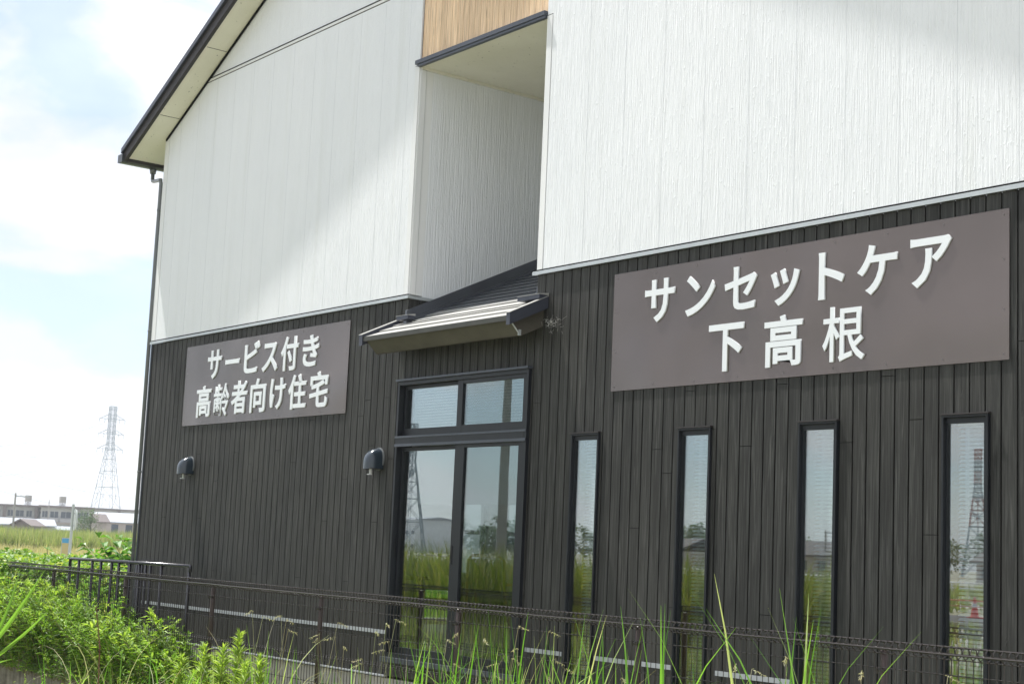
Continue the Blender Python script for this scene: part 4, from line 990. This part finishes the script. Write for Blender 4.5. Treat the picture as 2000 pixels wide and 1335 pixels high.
# pylons
def pylon(loc, h, bw, label, mat2=None, seg=None, rot=.3, arms=(.965, .86, .75), aw=.115, name='pylon', r=.11):
    t = thing(name, loc, label, 'pylon', 'lattice power pylons'); 
    def hw(z): 
        q = z/h; return bw/2*(1-q/.70*.80) if q < .70 else bw/2*.20
    lv = [0]; z = 0
    while z < h*.98: z += max(hw(z)*1.9, h*.035); lv.append(min(z, h))
    parts = {0: MB(), 1: MB()}; crn = [(-1, -1), (1, -1), (1, 1), (-1, 1)]
    for i, (a, b) in enumerate(zip(lv, lv[1:])):
        m_ = parts[(i//2) % 2 if mat2 else 0]; A, Bh = hw(a), hw(b)
        for k in range(4):
            p, q = crn[k], crn[(k+1) % 4]
            P = lambda c, w_, z_: (c[0]*w_, c[1]*w_, z_)
            m_.tube([P(p, A, a), P(p, Bh, b)], r, 4, False); m_.tube([P(p, A, a), P(q, Bh, b)], r*.55, 3, False); m_.tube([P(q, A, a), P(p, Bh, b)], r*.55, 3, False)
            m_.tube([P(p, Bh, b), P(q, Bh, b)], r*.7, 3, False)
            mid = (((p[0]+q[0])/2), ((p[1]+q[1])/2)); m_.tube([P(mid, A, a), P(mid, Bh, b)], r*.6, 3, False)
    parts[0].build('lattice_tower', M['farsteel'], t, off=(0, 0, 0))
    if mat2: parts[1].build('painted_section', mat2, t, off=(0, 0, 0))
    for q in arms:
        z = h*q; w_ = h*aw; am = MB()
        for s in (-1, 1):
            for y in (-1, 1):
                am.tube([(0, y*hw(z), z), (s*w_, 0, z-.3)], r*.8, 3, False); am.tube([(s*hw(z), y*hw(z), z+h*.035), (s*w_, 0, z-.3)], r*.7, 3, False)
            for k in range(1, 5): u = k/5; am.tube([(s*w_*u, 0, z-.1), (s*w_*(u-.1), 0, z+h*.035*(1-u))], r*.5, 3, False)
            for u in (.55, .98): am.tube([(s*w_*u, 0, z-.2), (s*w_*u, 0, z-.2-h*.032)], r*.9, 4, False)
        am.build('crossarm', M['farsteel'], t, off=(0, 0, 0))
    t.rotation_euler = (0, 0, rot); return t
pl = far(203, 600, GZ)
pylon(pl, .0778*600-GZ, 11, 'grey lattice pylon rising behind the far apartment block', rot=facing(pl)+.35, arms=(.905, .79, .675), aw=.105, r=.11)
# the pylons mirrored in the glass
pylon(Vector((-.7235*350, 8-350, GZ)), 33.6, 8.0, 'red and white pylon mirrored in the rightmost narrow window', M['red'], rot=.9, arms=(.78, .62, .48), aw=.18, r=.17)
pylon(Vector((-1.49*200, 8-200, GZ)), 30, 7.5, 'dark lattice pylon mirrored in the left door leaf', rot=.5, arms=(.95, .80, .62), aw=.2, r=.13)
# power lines
def wire(pts, r, label, name='power_line'):
    m_ = MB(); m_.tube(pts, r, 3, False); return tag(m_.build(name, M['farsteel']), label, 'power line', 'overhead power lines')
def sag(a, b, s, n=18): return [Vector(a).lerp(Vector(b), i/n)-Vector((0, 0, s*4*(i/n)*(1-i/n))) for i in range(n+1)]
lab = {0: 'upper', 1: 'middle', 2: 'lowest'}
for i, q in enumerate((.905, .79, .675)):
    z = GZ+(.0778*600-GZ)*q-1.9
    e1 = far(186, 600, z); e2 = far(-420, 620, z+1); e3 = far(238, 600, z); e4 = far(900, 640, z)
    wire(sag(e1, e2, 12), .06, '%s power line running left from the pylon' % lab[i]); wire(sag(e3, e4, 12), .06, '%s power line running right from the pylon behind the building' % lab[i])
for i, (y0, y1) in enumerate(((862, 925), (912, 958), (952, 990))):
    a = at(-60, y0-12, 0); b = at(420, y1+22, 0); da = (a-CAM).normalized()*430; db = (b-CAM).normalized()*480
    wire(sag(CAM+da, CAM+db, 3), .05, '%s faint wire crossing the sky behind the pylon' % ('top', 'second', 'bottom')[i])
# utility poles
def upole(loc, h, label, arm=1.0, r=.14):
    t = thing('utility_pole', loc, label, 'utility pole', 'utility poles'); MB().tube([(0, 0, 0), (0, 0, h)], [r, r*.7], 8).build('pole', M['conc_pole'], t, off=(0, 0, 0))
    MB().box(-.1, arm*1.3, -.06, .06, h-.45, h-.33).build('crossarm', M['steel'], t, off=(0, 0, 0))
    MB().tube([(arm*.5, 0, h-.33), (arm*.5, 0, h-.1)], .06, 6).tube([(arm*1.1, 0, h-.33), (arm*1.1, 0, h-.1)], .06, 6).build('insulator', M['white'], t, off=(0, 0, 0))
    return t
a = upole(far(25, 205, GZ), .0215*205-GZ, 'dark utility pole in front of the left apartment block', 1.3, .15); a.rotation_euler = (0, 0, facing(Vector(a.location)))
a = upole(far(92, 330, GZ), .0185*330-GZ, 'thin pole rising behind the middle apartment block', .1, .12)
a = upole(Vector((-1.315*30, 8-30, GZ)), 9.0, 'wooden pole across the ditch mirrored in the right door leaf', 1.0, .17)
a = upole(Vector((-.873*150, 8-150, GZ)), 5.9, 'distant pole mirrored above the houses in the third narrow window', 1.2, .16)
# traffic mirror pole and information board
tm = thing('traffic_mirror', far(140, 45, GZ), 'grey pole with a mirror plate seen edge on, standing beyond the vine hedge', 'traffic mirror')
MB().tube([(0, 0, 0), (0, 0, 2.34)], .038, 10).build('pole', M['backplate'], tm, off=(0, 0, 0))
m_ = MB(); ring = [(.33*math.cos(2*math.pi*q/24), .30*math.sin(2*math.pi*q/24)) for q in range(24)]
m_.v = [(0.02, a, 1.92+b) for a, b in ring]+[(.06, a*.9, 1.92+b*.9) for a, b in ring]; m_.f = [tuple(range(24)), tuple(reversed(range(24, 48)))]+[(q, (q+1) % 24, 24+(q+1) % 24, 24+q) for q in range(24)]
m_.build('mirror_plate', M['backplate'], tm, off=(0, 0, 0)).location = (.04, 0, 0)
MB().box(-.01, .06, -.03, .03, 1.74, 1.77).box(-.01, .06, -.03, .03, 2.07, 2.10).build('bracket', M['steel'], tm, off=(0, 0, 0)); tm.rotation_euler = (0, 0, facing(Vector(tm.location))+.12)
ib = thing('information_board', far(130, 44, GZ), 'small upright board with a blue top and yellow lower field beside the mirror pole', 'sign')
MB().box(-.085, .085, -.01, .01, .85, 1.28).build('yellow_panel', M['yellow'], ib, off=(0, 0, 0)); MB().box(-.085, .085, -.011, .011, 1.281, 1.40).build('blue_panel', M['blue'], ib, off=(0, 0, 0))
MB().box(-.10, -.086, -.012, .012, 0, 1.42).box(.086, .10, -.012, .012, 0, 1.42).box(-.085, .085, -.012, .012, 1.401, 1.42).build('board_frame', M['steel'], ib, off=(0, 0, 0)); ib.rotation_euler = (0, 0, facing(Vector(ib.location)))

# ------------------------------------------------------------------ things mirrored in the glass or seen through the room
def cone(loc, label):
    t = thing('traffic_cone', loc, label, 'traffic cone', 'red traffic cones by the road'); MB().box(-.19, .19, -.19, .19, 0, .03).build('base', M['redcone'], t, off=(0, 0, 0))
    MB().tube([(0, 0, .03), (0, 0, .70)], [.14, .03], 20).build('cone_body', M['redcone'], t, off=(0, 0, 0)); MB().tube([(0, 0, .36), (0, 0, .48)], [.092, .072], 20, False).build('white_band', M['white'], t, off=(0, 0, 0)); return t
cone(Vector((-32.85, -37.2, -1.57)), 'red traffic cone mirrored in the rightmost narrow window'); cone(Vector((-32.35, -37.3, -1.57)), 'second red traffic cone right behind the first one in the mirror image')
gr = thing('guard_rail', (-80, -75, GZ), 'white pipe guard rail mirrored in the two right hand narrow windows', 'guard rail')
MB().tube([(-170, -75, -.76), (-10, -75, -.76)], .06, 6).tube([(-170, -75, -1.1), (-10, -75, -1.1)], .05, 6).build('rail_pipe', M['white'], gr)
m_ = MB(); [m_.tube([(-170+i*4, -75, GZ), (-170+i*4, -75, -.76)], .05, 5) for i in range(41)]; m_.build('rail_posts', M['white'], gr)
gr2 = thing('guard_pipe', (-40, -38.8, GZ), 'orange striped pipe rail along the road mirrored behind the cones', 'guard rail')
MB().tube([(-90, -38.9, -1.05), (-15, -38.9, -1.05)], .03, 6).tube([(-90, -38.9, -1.25), (-15, -38.9, -1.25)], .025, 6).build('rail_pipe', m_plain('salmon_pipe', (.55, .22, .14), .5), gr2)
m_ = MB(); [m_.tube([(-90+i*3, -38.9, GZ), (-90+i*3, -38.9, -1.05)], .03, 5) for i in range(26)]; m_.build('rail_posts', M['steel'], gr2)
rr = random.Random(77)
for i in range(26):
    x = -560+i*19+rr.uniform(-5, 5); tree(Vector((x, -255+rr.uniform(-12, 12), GZ)), rr.uniform(5.5, 8.0), rr.uniform(6, 9), 'rounded dark tree in the row across the fields', i, 1500, 'trees across the fields', 'far_tree')
def house(loc, w_, label, rot):
    t = thing('house', loc, label, 'house', 'houses across the road'); d = 8
    MB().prism([(0, 0), (d, 0), (d, 2.6), (0, 2.6)], 'x', -w_/2, w_/2).build('wall', M['pinkwall'], t, off=(0, 0, 0))
    MB().prism([(-.7, 2.5), (d/2, 4.3), (d+.7, 2.5), (d+.7, 2.7), (d/2, 4.55), (-.7, 2.7)], 'x', -w_/2-.6, w_/2+.6).build('roof', M['darkroof'], t, off=(0, 0, 0))
    for x in (-w_/3, 0, w_/3): MB().box(x-.8, x+.8, d-.01, d+.03, .8, 2.0).build('window', M['farglass'], t, off=(0, 0, 0))
    t.rotation_euler = (0, 0, rot)
house(Vector((-133, -150, GZ)), 11, 'low house with a dark tiled roof mirrored in the third narrow window', .2)
house(Vector((-112, -160, GZ)), 9, 'low dark roofed house mirrored in the rightmost narrow window', -.1)
house(Vector((-170, -158, GZ)), 12, 'wide dark roofed house mirrored in the second narrow window', .1)
def warehouse(loc, w_, h_, d, label, rot):
    t = thing('warehouse', loc, label, 'warehouse', 'white warehouses'); MB().box(-w_/2, w_/2, 0, d, 0, h_).build('wall', M['warewall'], t, off=(0, 0, 0))
    MB().prism([(-.3, h_+.01), (d/2, h_+1.0), (d+.3, h_+.01)], 'x', -w_/2-.3, w_/2+.3).build('roof', M['whiteroof'], t, off=(0, 0, 0))
    for z0 in (1.2, h_*.55):
        x = -w_/2+1
        while x < w_/2-2:
            wn = MB().box(x, x+2.0, -.04, .01, z0, z0+1.0).box(x, x+2.0, d-.01, d+.04, z0, z0+1.0).build('window', M['farglass'], t, off=(0, 0, 0))
            MB().box(x+.47, x+.53, -.06, -.041, z0, z0+1).box(x+.97, x+1.03, -.06, -.041, z0, z0+1).box(x+1.47, x+1.53, -.06, -.041, z0, z0+1).build('mullion', M['white'], wn, off=(0, 0, 0)); x += 4.2
    t.rotation_euler = (0, 0, rot); return t
warehouse(Vector((-62, 37, GZ)), 15, 7.5, 14, 'white warehouse seen through the room behind the right door leaf', facing(Vector((-62, 37, 0))))
warehouse(Vector((-1.41*260, 8-260, GZ)), 16, 9.0, 14, 'white warehouse mirrored in the left door leaf beside the dark pylon', .2)

# ------------------------------------------------------------------ air
hzm = bpy.data.materials.new('haze_air'); hzm.use_nodes = True; t_ = hzm.node_tree; t_.nodes.clear()
o_ = N(t_, 'ShaderNodeOutputMaterial'); v_ = N(t_, 'ShaderNodeVolumePrincipled'); v_.inputs['Color'].default_value = (.90, .94, 1.0, 1); v_.inputs['Density'].default_value = .00035
v_.inputs['Anisotropy'].default_value = .2; t_.links.new(v_.outputs[0], o_.inputs['Volume'])
hz_ = MB().box(-760, 200, -420, 520, -3.6, 50).build('haze', hzm); tag(hz_, 'thin pale summer haze over the fields', 'haze', kind='stuff')
